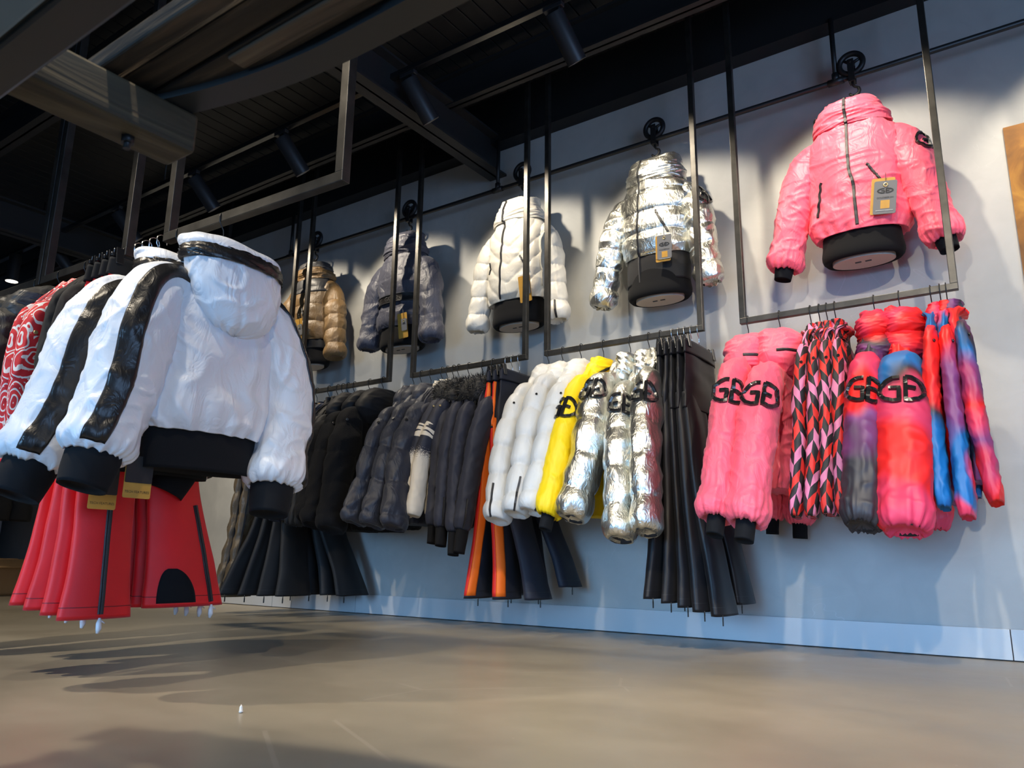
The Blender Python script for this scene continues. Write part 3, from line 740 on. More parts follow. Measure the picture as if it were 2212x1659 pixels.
# ------------------------------------------------------------------ lamps
def track(label, x0, x1, y, z=2.80):
    t = thing('light_track', label, 'light track', (0, 0, 0))
    MB().box2((x0, y-.017, z-.03), (x1, y+.017, z), .003).build('track_rail', BLACK_G, t)
    for x in np.arange(x0+.4, x1, 1.8): MB().tube([(x, y, z-.002), (x, y, ZC-.006)], .006, 8).build('drop_rod', BLACK, t)
    return t
def spotlight(label, x, y, target, power, z=2.77, size=80, blend=.42, body=.235, r=.046, col=(1, .87, .68), lit=True, recess=.075):
    t = thing('track_spotlight', label, 'spotlight', (x, y, z), 0, 'black cylinder spotlights on the ceiling tracks')
    d = (Vector(target)-Vector((x, y, z-.05))).normalized()
    MB().box2((-.05, -.014, -.022), (.05, .014, 0), .003).build('adapter', LAMPB, t)
    p0 = Vector((0, 0, -.036))
    MB().tube([(0.03, 0, -.02), (.03, 0, -.036), tuple(p0+d*.03)], .007, 8).build('arm', LAMPB, t)
    MB().tube([tuple(p0), tuple(p0+d*.004), tuple(p0+d*body)], [r*.94, r, r], 28, cap=False).build('housing', LAMPB, t)
    e = p0+d*(body-recess)
    MB().tube([tuple(p0+d*.001), tuple(p0+d*.0035)], [r*.95, r*.95], 28).build('back_plate', LAMPB, t)
    MB().tube([tuple(e), tuple(e+d*.003)], [r*.96, r*.96], 28).build('lens', LENS, t)
    if lit:
        l = bpy.data.lights.new('spot', 'SPOT'); l.energy = power; l.color = col; l.spot_size = math.radians(size); l.spot_blend = blend; l.shadow_soft_size = .028
        o = bpy.data.objects.new('spot_light', l); COL.objects.link(o); o.parent = t
        o.location = p0+d*(body+.004); o.rotation_euler = d.to_track_quat('-Z', 'Y').to_euler()
    return t
track('light track along the ceiling in front of the wall jackets', X0+.3, 2.6, -.965, 2.81)
wl = [(-.66, 'above the pink jacket'), (-1.585, 'nearest in view, above the silver jacket'), (-2.465, 'beside the cross beam, above the cream jacket'), (-3.47, 'left of the cross beam, above the navy jacket'), (-4.35, 'above the brown jacket'), (-5.29, 'second from the far end'), (-6.30, 'farthest in the dark ceiling')]
for x, w in wl: spotlight('black cylinder spotlight %s' % w, x, -.965, (x+.20, -.10, 1.72), SPOT_W, z=2.78)
for x, w in ((.27, 'just right of the view'), (1.22, 'far to the right of the view')): spotlight('black cylinder spotlight on the wall track %s' % w, x, -.965, (x+.2, -.10, 1.72), SPOT_W, z=2.78)
track('light track above the aisle near the camera', -6.5, 2.4, -3.35)
for x, w, tg, k in ((-4.6, 'farthest along the aisle track', (-4.3, -1.2, .4), 1.0), (-3.2, 'above the left end of the free-standing rail', (-2.6, -2.4, .4), .85), (-1.9, 'before the white jackets', (-1.9, -1.2, .3), .5), (-.9, 'above the open floor', (-1.0, -2.3, .0), .6),
                    (-.1, 'above the camera', (-1.0, -.8, .6), 1.0), (1.2, 'right of the camera', (.0, -.8, .6), 1.05), (.5, 'second right of the camera', (-.1, -2.2, .0), .5)):
    spotlight('black cylinder aisle spotlight %s' % w, x, -3.35, tg, AISLE_W*k, size=72, blend=.9)
spotlight('glowing black spotlight pointing straight down at the far left edge', -6.90, -.965, (-6.89, -.97, 0), 40, z=2.81, size=70, recess=.004)

# ------------------------------------------------------------------ pulley rail and pulleys
PRY, PRZ = -.11, 2.50
t = thing('pulley_rail', 'black pipe rail along the wall carrying the iron pulleys', 'rail', (0, 0, 0))
MB().tube([(-6.5, PRY, PRZ), (2.6, PRY, PRZ)], .0125, 14).build('pipe', BLACK, t)
for x in (-.59, -2.51, -4.40, 1.35, -6.3):
    MB().tube([(x, PRY, PRZ), (x, PRY, 2.83)], .0115, 12).build('drop_pipe', BLACK, t)
    MB().tube([(x-.034, PRY, PRZ), (x+.034, PRY, PRZ)], .0165, 14).tube([(x, PRY, PRZ), (x, PRY, PRZ+.04)], .0165, 14).build('tee_fitting', BLACK, t)
def pulley(label, x):
    t = thing('pulley_hook', label, 'pulley', (x, PRY, PRZ), 0, 'iron pulleys with hooks on the wall rail')
    y = -.004; c = (0.0, y, .063)
    mb = MB(); V, Fc = ring(c, .050, .013, 'y', 36, 10); mb.add(V, Fc, True)
    for a in (20, 140, 260): mb.tube([c, (c[0]+.046*math.cos(math.radians(a)), y, c[2]+.046*math.sin(math.radians(a)))], [.009, .006], 8)
    mb.tube([(c[0], y-.014, c[2]), (c[0], y+.014, c[2])], .015, 14); mb.build('wheel', IRON, t)
    for s_ in (-1, 1): MB().box2((-.014, y+s_*.018-.0025, -.030), (.014, y+s_*.018+.0025, .078), .001).build('side_plate', IRON, t)
    b = MB().box2((-.014, y-.0205, -.034), (.014, y+.0205, -.028), .001).tube([(0, y-.026, .063), (0, y+.026, .063)], .005, 8); b.build('axle_bolt', IRON, t)
    hk = [(0, y, -.030), (0, y, -.045), (.006, y, -.054)] + [(.004+.021*math.sin(a), y, -.078+.021*math.cos(a)) for a in np.linspace(.25, 4.4, 18)]
    MB().tube(hk, [.0055]*6+[.0075]*10+[.006]*(len(hk)-16), 10).build('hook', IRON, t)
    V, Fc = ring((0, y, -.112), .014, .0032, 'x', 20, 6)
    m2 = MB(); m2.add([(v[0], v[1], v[2]) for v in V], Fc, True); m2.tube([(0, y, -.124), (0, y, -.155)], .004, 8); m2.build('eye', IRON, t)
PX = [-.52, -1.49, -2.33, -3.22, -4.12]
for x, w in zip(PX, ('pink', 'silver', 'cream white', 'belted navy', 'brown')): pulley('black iron pulley wheel and hook holding the %s wall jacket' % w, x)

# ------------------------------------------------------------------ rail frames
RY, RZ = -.33, 1.362
def frame(label, p0, p1, z, w=.026, top=ZC-.01):
    t = thing('rail_frame', label, 'clothes rail', (p0[0], p0[1], z), 0, 'rail frames hung from the ceiling')
    v = Vector((p1[0]-p0[0], p1[1]-p0[1], 0)); L = v.length; a = math.atan2(v.y, v.x); t.rotation_euler = (0, 0, a)
    MB().box2((-w/2, -w/2, -w/2), (L+w/2, w/2, w/2), .002).build('rail', STEEL, t)
    for x in (0, L): MB().box2((x-w/2, -w/2, w/2-.001), (x+w/2, w/2, top-z), .002).build('post', STEEL, t)
    return t
frame('steel rail frame with the pink and tie-dye clothes', (-1.008, RY), (-.207, RY), RZ)
frame('steel rail frame with the white and silver puffers', (-2.015, RY), (-1.199, RY), RZ)
frame('steel rail frame with the navy clothes', (-2.929, RY), (-2.150, RY), RZ)
frame('steel rail frame with the black coats', (-3.905, RY), (-3.118, RY), RZ)
frame('far steel rail frame behind the white hooded jackets', (-4.86, RY), (-4.05, RY), RZ)
FZ = 1.42
frame('near free-standing steel rail frame over the white hooded jackets', (-2.415, -2.156), (-1.585, -2.124), FZ, .032)
frame('second free-standing steel rail frame over the paisley tops', (-3.245, -2.188), (-2.672, -2.166), FZ, .032)

# ================================================================== WALL DISPLAY JACKETS
def bust(label, x, zb=1.592, h=.13, ha=.158, hn=.10, y=-.165):
    """upholstered torso form; only its lower edge shows under the jacket"""
    t = thing('bust_form', label, 'bust form', (x, y, 0), math.pi, 'torso forms on the wall')
    b = stack([(0, 0, zb, ha*.93, hn*.92), (0, 0, zb+.010, ha, hn), (0, 0, zb+h*.6, ha, hn), (0, 0, zb+h, ha*.97, hn*.96), (0, 0, zb+.30, ha*.84, hn*.86), (0, 0, zb+.42, ha*.9, hn*.9), (0, 0, zb+.55, ha*.5, hn*.6), (0, 0, zb+.62, .05, .05)], 50, 64, .95)
    b.build('torso', FELT, t, cap0=True)
    a = np.linspace(0, 2*math.pi, 48, endpoint=False)
    V = [(ha*.78*math.cos(k), hn*.74*math.sin(k), zb-.004) for k in a]+[(ha*.78*math.cos(k), hn*.74*math.sin(k), zb+.02) for k in a]
    Fc = [tuple(range(48))]+[(k, (k+1) % 48, 48+(k+1) % 48, 48+k) for k in range(48)]
    MB().add(V, Fc).build('base_plate', CREAM, t)
    m = MB()
    for dx in (-.02, .02): m.box((dx, .012, zb-.005), (.024, .008, .003))
    m.build('base_slot', INK, t)
    MB().tube([(0, 0, zb+.6), (0, 0, 2.36)], .007, 8).build('neck_rod', IRON, t)
    return t
WY = -.17
def wall_jacket(label, x, S, rz=0.0):
    # local a -> image left (-x world) so mirror by pi: local n -> -y (room)
    t = thing('display_jacket', label, 'jacket', (x, WY, 0), math.pi+rz, 'display jackets on the wall')
    S.setdefault('res', 1.5); S.setdefault('cap', 1.14)
    return t, jacket(t, S)
def wsleeves(cl, cr, el, er, r, shx=.192, zs=2.155, n=(.03, .03), rc=.85):
    # cl: image-left cuff (dx,z): local a = +|dx|
    return [dict(cuff=(cl[0], n[0], cl[1]), elbow=(el[0], n[0]*.6, el[1]), sh=(shx, 0, zs-.01), r=r, rc=rc),
            dict(cuff=(-cr[0], n[1], cr[1]), elbow=(-er[0], n[1]*.6, er[1]), sh=(-shx, 0, zs-.01), r=r, rc=rc)]
FT = .25   # t value of the room-facing centre line
def front_pt(body, a_off, z):
    """(s,t) on the body's front at local a=a_off, height z"""
    P = body.P; r = int(np.argmin(np.abs(P[:, :, 2].mean(1)-z))); row = P[r]; k = [i for i in range(len(row)) if body.n[r, i, 1] > 0.05 or row[i, 1] > row[:, 1].mean()]
    j = min(k, key=lambda i: abs(row[i, 0]-a_off)); return (r/(P.shape[0]-1), j/P.shape[1])
def front_line(body, pts, n=24):
    pts = resample(pts, np.linalg.norm(np.diff(np.array(pts), axis=0), axis=1).sum()/n); return [front_pt(body, p[0], p[1]) for p in pts]
def smooth_ats(ats):
    A = np.array(ats, float)
    for _ in range(2):
        B = A.copy(); B[1:-1] = (A[:-2]+A[1:-1]*2+A[2:])/4; A = B
    return A
def wzip(J, t, pts, w=.012, mat=None, name='zip', teeth=True, off=.003):
    body = J['body']; ats = smooth_ats(front_line(body, pts, 30)); mb = MB(); body.ribbon(mb, ats, w, off=off, th=.003); z = mb.build(name, mat or ZIP, t)
    if teeth: q = MB(); body.ribbon(q, ats, w*.4, off=off+.002, th=.0035); q.build('zip_teeth', ZIPM, z)
    return z
def tag_at(J, t, a, z, **k):
    """swing tag hanging just before the jacket's front, near local (a, z)"""
    body = J['body']; s_, tt = front_pt(body, a, max(z, body.P[:, :, 2].min()+.05)); p = body.ev(np.array([s_]), np.array([tt]), .014)[0]
    tilt = k.pop('tilt', 0.0); sc = k.pop('sc', 1.45)
    M = M4((p[0], p[1]+.014, z), (-math.cos(tilt), 0, math.sin(tilt)), (math.sin(tilt), .12, math.cos(tilt))) @ Matrix.Scale(sc, 4)
    return swing_tag(t, M, **k)
def hood_collar(z0, z1, w0, w1, n0=.06, n1=.085, mat=None, name='hood', c=0.0, wr=.008, top=None):
    tp = top or w1
    return dict(ctrl=[(c, 0, z0, w0, n0), (c, .004, z0*.65+z1*.35, (w0+w1)/2+.012, n1), (c, .0, z0*.25+z1*.75, w1, n1*.92), (c, -.01, z1, tp, n1*.72), (c, -.012, z1-.03, tp*.7, n1*.5)], mat=mat, name=name, wr=wr, rows=44) if mat else dict(ctrl=[(c, 0, z0, w0, n0), (c, .004, z0*.65+z1*.35, (w0+w1)/2+.012, n1), (c, .0, z0*.25+z1*.75, w1, n1*.92), (c, -.01, z1, tp, n1*.72), (c, -.012, z1-.03, tp*.7, n1*.5)], name=name, wr=wr, rows=44)

# --- pink
bust('black torso form with pale base under the pink wall jacket', -.535)
t, J = wall_jacket('pink hooded ski jacket hung on the wall with dark front zip', -.535, dict(
    mat=PINK, seed=11, zs=2.150, zn=2.26, zh=1.70, bt=.105, ah=.178, ach=.205, sh=.205, blouse=1.13, hemt=.95, e=.92, wr=.007, vert=.003, gather=.010, sgather=.010,
    sleeves=wsleeves((.318, 1.615), (.308, 1.61), (.262, 1.87), (.255, 1.85), (.072, .068), rc=.98),
    cuff=(.055, KNIT, .9), cuffr=.55, collar=hood_collar(2.195, 2.325, .158, .12, .085, .10, top=.098)))
wzip(J, t, [(.006, 2.25), (.002, 2.0), (-.008, 1.715)], .014, ZIP)
wzip(J, t, [(.125, 1.945), (.150, 1.79)], .011, name='pocket_zip'); wzip(J, t, [(-.065, 1.975), (-.125, 1.86)], .011, name='pocket_zip')
hd = J['collars'][0][0]; ats = [(a, .25-.004) for a in np.linspace(.02, .74, 16)]; mb = MB(); hd.ribbon(mb, ats, .014, .003, .004); cz_ = mb.build('collar_zip', ZIP, t); mb = MB(); hd.ribbon(mb, ats, .006, .005, .004); mb.build('zip_teeth', ZIPM, cz_)
ats = [(.42, q) for q in np.linspace(.035, .085, 8)]; mb = MB(); hd.ribbon(mb, ats, .012, .003, .004); mb.build('hood_zip', ZIP, t)
emblem_on(J['sleeves'][1][0], t, .29, .46, .13)
tag_at(J, t, -.118, 1.795, tilt=-.16, string=.03, sc=1.7)
# --- silver
bust('black torso form with pale base under the silver wall jacket', -1.465, zb=1.592)
t, J = wall_jacket('silver metallic puffer jacket hung on the wall with black waist', -1.465, dict(
    mat=SILVER, seed=21, zs=2.150, zn=2.26, zh=1.80, bt=.105, ah=.172, ach=.19, sh=.20, e=.92, quilt=(4.0, 6.0, .013), wr=.004,
    sleeves=wsleeves((.300, 1.605), (.268, 1.625), (.250, 1.88), (.236, 1.87), (.066, .062), rc=.92), cuff=(.004, INNER, .9), cuffr=.7,
    band=(.135, SOFTB, .955), collar=hood_collar(2.195, 2.335, .155, .128, .085, .088, name='collar', top=.125)))
wzip(J, t, [(.055, 2.25), (.058, 2.0), (.058, 1.80)], .010, ZIP)
hd = J['collars'][0][0]; mb = MB(); hd.ribbon(mb, [(a, .25-.055) for a in np.linspace(.02, .72, 14)], .010, .003, .004); mb.build('collar_zip', ZIP, t)
mb = MB(); J['band'].ribbon(mb, [(a, .25-.057) for a in np.linspace(.15, .98, 10)], .009, .003, .004); mb.build('waist_zip', ZIPM, t)
wzip(J, t, [(-.035, 2.02), (-.100, 1.89)], .013, name='pocket_zip')
emblem_on(J['sleeves'][1][0], t, .25, .44, .12)
tag_at(J, t, -.088, 1.79, tilt=-.06, tech=True, string=.08)
# --- cream white
bust('black torso form with pale base under the cream wall jacket', -2.305)
t, J = wall_jacket('cream white quilted jacket with hood hung on the wall', -2.305, dict(
    mat=PEARL, seed=31, zs=2.150, zn=2.26, zh=1.725, bt=.105, ah=.185, ach=.192, sh=.205, e=.92, quilt=(5.0, 6.0, .014), chev=2.2, wr=.002,
    sleeves=wsleeves((.266, 1.605), (.275, 1.58), (.238, 1.88), (.238, 1.87), (.062, .058), rc=.95), cuff=(.004, INNER, .9), cuffr=.8,
    collar=hood_collar(2.195, 2.335, .158, .115, .085, .095, top=.11)))
wzip(J, t, [(.045, 2.25), (.05, 2.0), (.052, 1.735)], .011, ZIPM)
hd = J['collars'][0][0]; mb = MB(); hd.ribbon(mb, [(a, .25-.05) for a in np.linspace(.02, .72, 14)], .011, .003, .004); mb.build('collar_zip', ZIPM, t)
wzip(J, t, [(.14, 1.97), (.148, 1.90)], .008, name='pocket_zip', teeth=False); wzip(J, t, [(-.075, 1.96), (-.125, 1.87)], .010, name='pocket_zip')
zip_on(J['sleeves'][1][0], t, [(.84, .30), (.99, .30)], .012, name='cuff_zip')
mb = MB(); p = J['sleeves'][1][0].ev(np.array([.20]), np.array([.33]), .003)[0]; V, Fc = ring(tuple(p), .006, .004, 'y', 14, 6); mb.add(V, Fc, True); mb.build('sleeve_badge', PATENT, t)
tag_at(J, t, -.125, 1.75, tilt=.05, small=True, gh=.10, string=.06)
# --- belted navy
bust('black torso form with pale base under the belted navy wall jacket', -3.18)
def belted(S, T):
    return quilt_disp(5, .004, 43, wr=.003)(S, T)+.010*ridge(gnoise(T*10, S*1.0, 44, 10))*np.exp(-((S-.42)/.22)**2)
t, J = wall_jacket('slate navy hooded jacket with wide dark belt on the wall', -3.18, dict(
    mat=NAVYD, seed=41, zs=2.150, zn=2.26, zh=1.715, bt=.105, ah=.188, ach=.19, sh=.208, e=.92, bdisp=belted, waist=.84, zwaist=1.892, quilt=(4, 4, .007), wr=.004,
    sleeves=wsleeves((.258, 1.625), (.266, 1.61), (.240, 1.88), (.240, 1.87), (.072, .064), rc=.98), cuff=(.004, INNER, .9), cuffr=.8,
    collar=hood_collar(2.19, 2.335, .158, .125, .085, .10, top=.12)))
bl = stack([(0, 0, 1.865, .180, .112), (0, 0, 1.892, .178, .110), (0, 0, 1.918, .180, .112)], 8, 72, .92); bo = bl.build('belt', LEATHER, t, cap0=False, cap1=False)
P = bl.ev(np.array([.5]), np.array([.25]), .004)[0]
text_mb(MB(), 'GOLD', .04, M4((-.005, P[1]+.004, 1.876), (-1, 0, 0), (0, 0, 1))).build('belt_lettering', GREYY, bo)
mb = MB(); bl.ribbon(mb, [(.05, q) for q in np.linspace(.0, .499, 40)], .004, .001, .003); bl.ribbon(mb, [(.95, q) for q in np.linspace(.0, .499, 40)], .004, .001, .003); mb.build('belt_edge', GREYY, bo)
tag_at(J, t, -.118, 1.69, tilt=.03, small=True, gh=.105, string=.05)
# --- brown
bust('black torso form with pale base under the brown wall jacket', -4.035)
t, J = wall_jacket('bronze brown puffer jacket with grey yoke on the wall', -4.035, dict(
    mat=BROWN, seed=51, zs=2.150, zn=2.26, zh=1.755, bt=.11, ah=.182, ach=.20, sh=.205, e=.92, quilt=(4.2, 6.0, .012), wr=.003,
    sleeves=wsleeves((.27, 1.63), (.292, 1.615), (.25, 1.88), (.255, 1.86), (.070, .066), rc=.95), cuff=(.004, INNER, .9), cuffr=.8, band=(.06, SOFTB, .95),
    collar=[hood_collar(2.19, 2.285, .165, .14, .085, .10, name='hood_roll', top=.13), hood_collar(2.25, 2.325, .13, .12, .085, .085, mat=GREYY, name='collar_lining', top=.10)]))
J['body'].patch('yoke', GREYY, t, .66, .86, .02, .48, .003, .002, 16, 36)
wzip(J, t, [(.07, 2.24), (.075, 2.0), (.075, 1.765)], .008, ZIP); wzip(J, t, [(-.03, 1.97), (-.085, 1.84)], .012, name='pocket_zip')
tag_at(J, t, -.055, 1.80, tilt=.05, small=True, gh=.11, string=.06)

# ================================================================== CLOTHES ON THE WALL RAILS
ROT = -math.pi/2
def rail_jacket(key, label, short, X, sh, el, cu, w, S, big=True, rot=0.0, hl=None, RYv=RY, RZv=RZ, cat='jacket', group=None, name='jacket', hook=.075, wire=None, far=None):
    group = group or {'pi': 'pink jackets on the right-hand rail', 'ti': 'padded tie-dye jackets', 'wh': 'white puffers on the rail', 'si': 'silver puffers on the rail', 'np': 'navy padded jackets', 'sf': 'fur collar softshells', 'bl': 'black velour coats',
                      'd': 'charcoal softshells', 'n': 'gold striped sweaters', 'k': 'black fleece tops', 'p': 'paisley tops', 'g': 'charcoal down jackets'}.get(key if len(key) == 1 else key[:2])
    t = thing(name, label, cat, (X, RYv, RZv), ROT+rot, group)
    sz = sh[2]-RZv
    rb, rn = S.pop('r', (.075, w) if big else (.05, max(.022, w*.7)))
    S.setdefault('zs', sz+.05); S.setdefault('zn', -.105); S.setdefault('zh', -.80); S.setdefault('sh', sh[0])
    S.setdefault('n0', sh[1]*.5); S.setdefault('nh', el[1]*.6)
    fc = far or ((-.235, cu[1]*.7, cu[2]-RZv+.03), (-.235, el[1]*.7, el[2]-RZv+.03))
    S['sleeves'] = [dict(cuff=(cu[0], cu[1], cu[2]-RZv), elbow=(el[0], el[1], el[2]-RZv), sh=(sh[0], sh[1], sz+.03), r=(rb, rn), rc=S.get('rc', .85)),
                    dict(cuff=fc[0], elbow=fc[1], sh=(-.175, S['n0'], sz+.03), r=(rb*.72, rn*.9), rc=.85)]
    J = jacket(t, S)
    hanger('black hanger of the %s' % short, (X, RYv, RZv), ROT+rot, hook, wire=wire, arm=.12)
    return t, J
T = {
'pink1':(-0.988,[(0.2,0.003,1.099),(0.34,-0.011,0.78),(0.42,-0.025,0.507)],0.060),
'pink2':(-0.854,[(0.2,-0.012,1.065),(0.34,-0.03,0.772),(0.42,-0.051,0.488)],0.068),
'chk1':(-0.728,[(0.19,0.006,1.141),(0.26,-0.011,0.806),(0.3,-0.03,0.516)],0.030),
'chk2':(-0.693,[(0.19,0.014,1.153),(0.26,0.007,0.802),(0.3,-0.012,0.515)],0.040),
'chk3':(-0.664,[(0.19,0.027,1.146),(0.26,0.026,0.798),(0.3,0.015,0.522)],0.038),
'chk4':(-0.632,[(0.19,0.037,1.149),(0.26,0.040,0.795),(0.3,0.030,0.521)],0.038),
'tie1':(-0.486,[(0.2,-0.013,1.053),(0.34,-0.024,0.745),(0.42,-0.035,0.475)],0.060),
'tie2':(-0.396,[(0.2,0.007,1.038),(0.34,0.008,0.736),(0.42,0.001,0.459)],0.082),
'top1':(-0.287,[(0.19,0.003,1.145),(0.26,-0.010,0.836),(0.3,-0.005,0.536)],0.040),
'top2':(-0.256,[(0.19,0.014,1.138),(0.26,0.019,0.829),(0.3,0.020,0.505)],0.040),
'top3':(-0.235,[(0.19,0.037,1.148),(0.26,0.048,0.826),(0.3,0.076,0.547)],0.044),
'wh1':(-2.005,[(0.2,-0.007,1.118),(0.34,-0.024,0.802),(0.42,0.001,0.516)],0.056),
'wh2':(-1.922,[(0.2,0.016,1.151),(0.34,0.02,0.825),(0.42,0.017,0.543)],0.056),
'wh3':(-1.816,[(0.2,0.037,1.136),(0.34,0.025,0.838),(0.42,-0.005,0.551)],0.056),
'yel':(-1.692,[(0.2,-0.013,1.127),(0.34,-0.028,0.812),(0.42,-0.048,0.53)],0.050),
'si1':(-1.549,[(0.2,-0.049,1.114),(0.34,-0.044,0.784),(0.42,-0.078,0.518)],0.056),
'si2':(-1.453,[(0.2,-0.031,1.059),(0.34,0.012,0.736),(0.42,0.047,0.433)],0.050),
'si3':(-1.395,[(0.2,0.023,1.108),(0.34,0.069,0.766),(0.42,0.102,0.459)],0.045),
'np1':(-2.918,[(0.2,0.027,1.087),(0.34,0.047,0.819),(0.42,0.019,0.52)],0.052),
'np2':(-2.861,[(0.2,0.071,1.103),(0.34,0.106,0.812),(0.42,0.093,0.506)],0.052),
'np3':(-2.789,[(0.2,0.099,1.093),(0.34,0.116,0.784),(0.42,0.163,0.493)],0.052),
'gt1':(-2.707,[(0.19,0.060,1.113),(0.27,-0.01,0.841),(0.32,0.005,0.556)],0.045),
'gt2':(-2.667,[(0.19,0.09,1.131),(0.27,0.035,0.835),(0.32,0.03,0.554)],0.045),
'gt3':(-2.624,[(0.19,0.09,1.126),(0.28,0.045,0.832),(0.33,0.045,0.553)],0.045),
'sf1':(-2.588,[(0.18,0.060,1.08),(0.22,0.075,0.784),(0.25,0.075,0.508)],0.036),
'sf2':(-2.517,[(0.19,0.07,1.095),(0.26,0.08,0.779),(0.3,0.096,0.495)],0.039),
'sf3':(-2.422,[(0.19,0.051,1.088),(0.26,0.058,0.775),(0.3,0.079,0.473)],0.038),
'sf4':(-2.354,[(0.19,0.1,1.099),(0.26,0.077,0.77),(0.3,0.061,0.483)],0.038),
'bl1':(-3.401,[(0.2,-0.022,1.055),(0.34,0.09,0.768),(0.42,0.17,0.537)],0.060),
'bl2':(-3.271,[(0.2,-0.039,1.099),(0.34,0.035,0.765),(0.42,0.079,0.512)],0.060),
'bl3':(-3.160,[(0.2,-0.038,1.116),(0.34,0.034,0.759),(0.42,0.094,0.487)],0.070),
}
def RJ(key, label, short, S, **k):
    X, (s_, e_, c_), w = T[key]; return rail_jacket(key, label, short, X, s_, e_, c_, w, S, **k)
ORD3 = ('leftmost', 'middle', 'rightmost')
def badge(J, t, a=.2, tt=.12, r=.006, mat=None):
    cl = J['sleeves'][0][0]; p = cl.ev(np.array([a]), np.array([tt]), .002)[0]; q = cl.ev(np.array([a]), np.array([tt]), .006)[0]
    MB().tube([tuple(p), tuple(q)], [r, r*.8], 14).build('sleeve_badge', mat or PATENT, t)

# --- pink hooded jackets
for k, w in (('pink1', 'left'), ('pink2', 'right')):
    t, J = RJ(k, '%s of two pink hooded ski jackets on the right-hand rail' % w, '%s pink rail jacket' % w, dict(
        mat=PINK, res=1.3, seed=61+len(w), bt=.062, ah=.19, ach=.2, zh=-.74, blouse=1.08, wr=.008, vert=.006, gather=.008, sgather=.011, rc=1.0, r=(.082, T[k][2]),
        cuff=(.075, KNIT, .95), cuffr=.5,
        collar=dict(name='hood', ctrl=[(-.01, .0, -.275, .13, .055), (.01, .01, -.235, .165, .09), (.01, .012, -.16, .160, .10), (0, .005, -.10, .125, .085), (-.01, 0, -.072, .07, .05)], wr=.008)))
    emblem_on(J['sleeves'][0][0], t, .34, .06, .17)
    hd = J['collars'][0][0]; zip_on(hd, t, [(.40-.0*q, .02+q) for q in np.linspace(0, .34, 12)], .013, name='hood_zip')
# --- diamond print tops
for i, k in enumerate(('chk1', 'chk2', 'chk3', 'chk4')):
    w = ('leftmost', 'second', 'third', 'rightmost')[i]
    dm = diamond_mat(i*1.3)
    t, J = RJ(k, '%s of four black, red and pink diamond print tops' % w, '%s diamond print top' % w, dict(
        mat=dm, seed=71+i, bt=.016, ah=.17, ach=.175, zh=-.79, wr=.004, vert=.004, r=(.058, .024), rc=.8,
        collar=dict(name='collar', ctrl=[(0, .01, -.155, .085, .020), (0, .012, -.11, .08, .024), (0, .012, -.075, .075, .022)], wr=.004)), big=False, cat='top', name='printed_shirt', group='diamond print tops')
    badge(J, t, .22, .05)
# --- tie-dye jackets
for k, w, sd, od in (('tie1', 'left', .3, [(0, 'K'), (.1, 'P'), (.26, 'P'), (.36, 'R'), (.54, 'R'), (.64, 'V'), (.76, 'K'), (.95, 'K')]), ('tie2', 'right', 1.9, [(0, 'P'), (.06, 'B'), (.22, 'B'), (.31, 'K'), (.42, 'P'), (.55, 'P'), (.68, 'R'), (.82, 'R'), (.92, 'P')])):
    tm = tiedye_mat(sd, od); cm1 = tiedye_mat(sd+5, [(0, 'K'), (.10, 'V'), (.2, 'K'), (.32, 'R')] if k == 'tie1' else [(0, 'P'), (.12, 'R'), (.25, 'P'), (.4, 'V')]); cm2 = tiedye_mat(sd+8, [(0, 'R'), (.15, 'P'), (.3, 'R')])
    t, J = RJ(k, '%s of two padded tie-dye jackets with funnel collars' % w, '%s padded tie-dye jacket' % w, dict(
        mat=tm, res=1.3, seed=81+len(w), bt=.055, ah=.19, ach=.2, zh=-.76, wr=.006, vert=.006, sgather=.012, gather=.006, rc=.93, r=(.085, T[k][2]),
        cuff=(.01, INNER, .9), cuffr=.8,
        collar=[dict(name='collar', ctrl=[(0, .0, -.285, .115, .05), (.01, .01, -.25, .15, .078), (.0, .008, -.19, .145, .078), (0, 0, -.165, .12, .06)], wr=.008, mat=cm1),
                dict(name='hood_roll', ctrl=[(0, .0, -.185, .115, .05), (.01, .01, -.155, .14, .072), (.0, .006, -.10, .13, .07), (0, 0, -.065, .075, .045)], wr=.010, mat=cm2)]))
    emblem_on(J['sleeves'][0][0], t, .36, .045 if k == 'tie1' else .03, .16)
# --- tie-dye tops
for i, k in enumerate(('top1', 'top2', 'top3')):
    tm = tiedye_mat(4.1+i*2.3, ([(0, 'V'), (.08, 'P'), (.2, 'R'), (.46, 'R'), (.58, 'K'), (.72, 'B'), (1, 'B')], [(0, 'V'), (.07, 'R'), (.28, 'R'), (.42, 'V'), (.6, 'V'), (.7, 'B'), (.84, 'B'), (.92, 'P')], [(0, 'V'), (.07, 'K'), (.18, 'B'), (.3, 'V'), (.45, 'R'), (.58, 'P'), (.72, 'V'), (.9, 'R')])[i])
    t, J = RJ(k, '%s of three thin tie-dye zip tops at the rail end' % ORD3[i], '%s tie-dye top' % ORD3[i], dict(
        mat=tm, seed=91+i, bt=.018, ah=.18, ach=.185, zh=-.80+.03*i, wr=.006, vert=.005, r=(.058, .024), rc=.85, sh=.19,
        collar=dict(name='collar', ctrl=[(.0, .0, -.17, .10, .022), (0, .008, -.12, .095, .03), (.0, .016, -.07, .085, .026)], wr=.006)), big=False, rot=(.0, .03, .05)[i], cat='top', name='printed_shirt', group='tie-dye tops',
        far=((-.18, .0+.03*i, -.76), (-.20, .0+.03*i, -.47)))
    badge(J, t, .2, .10)
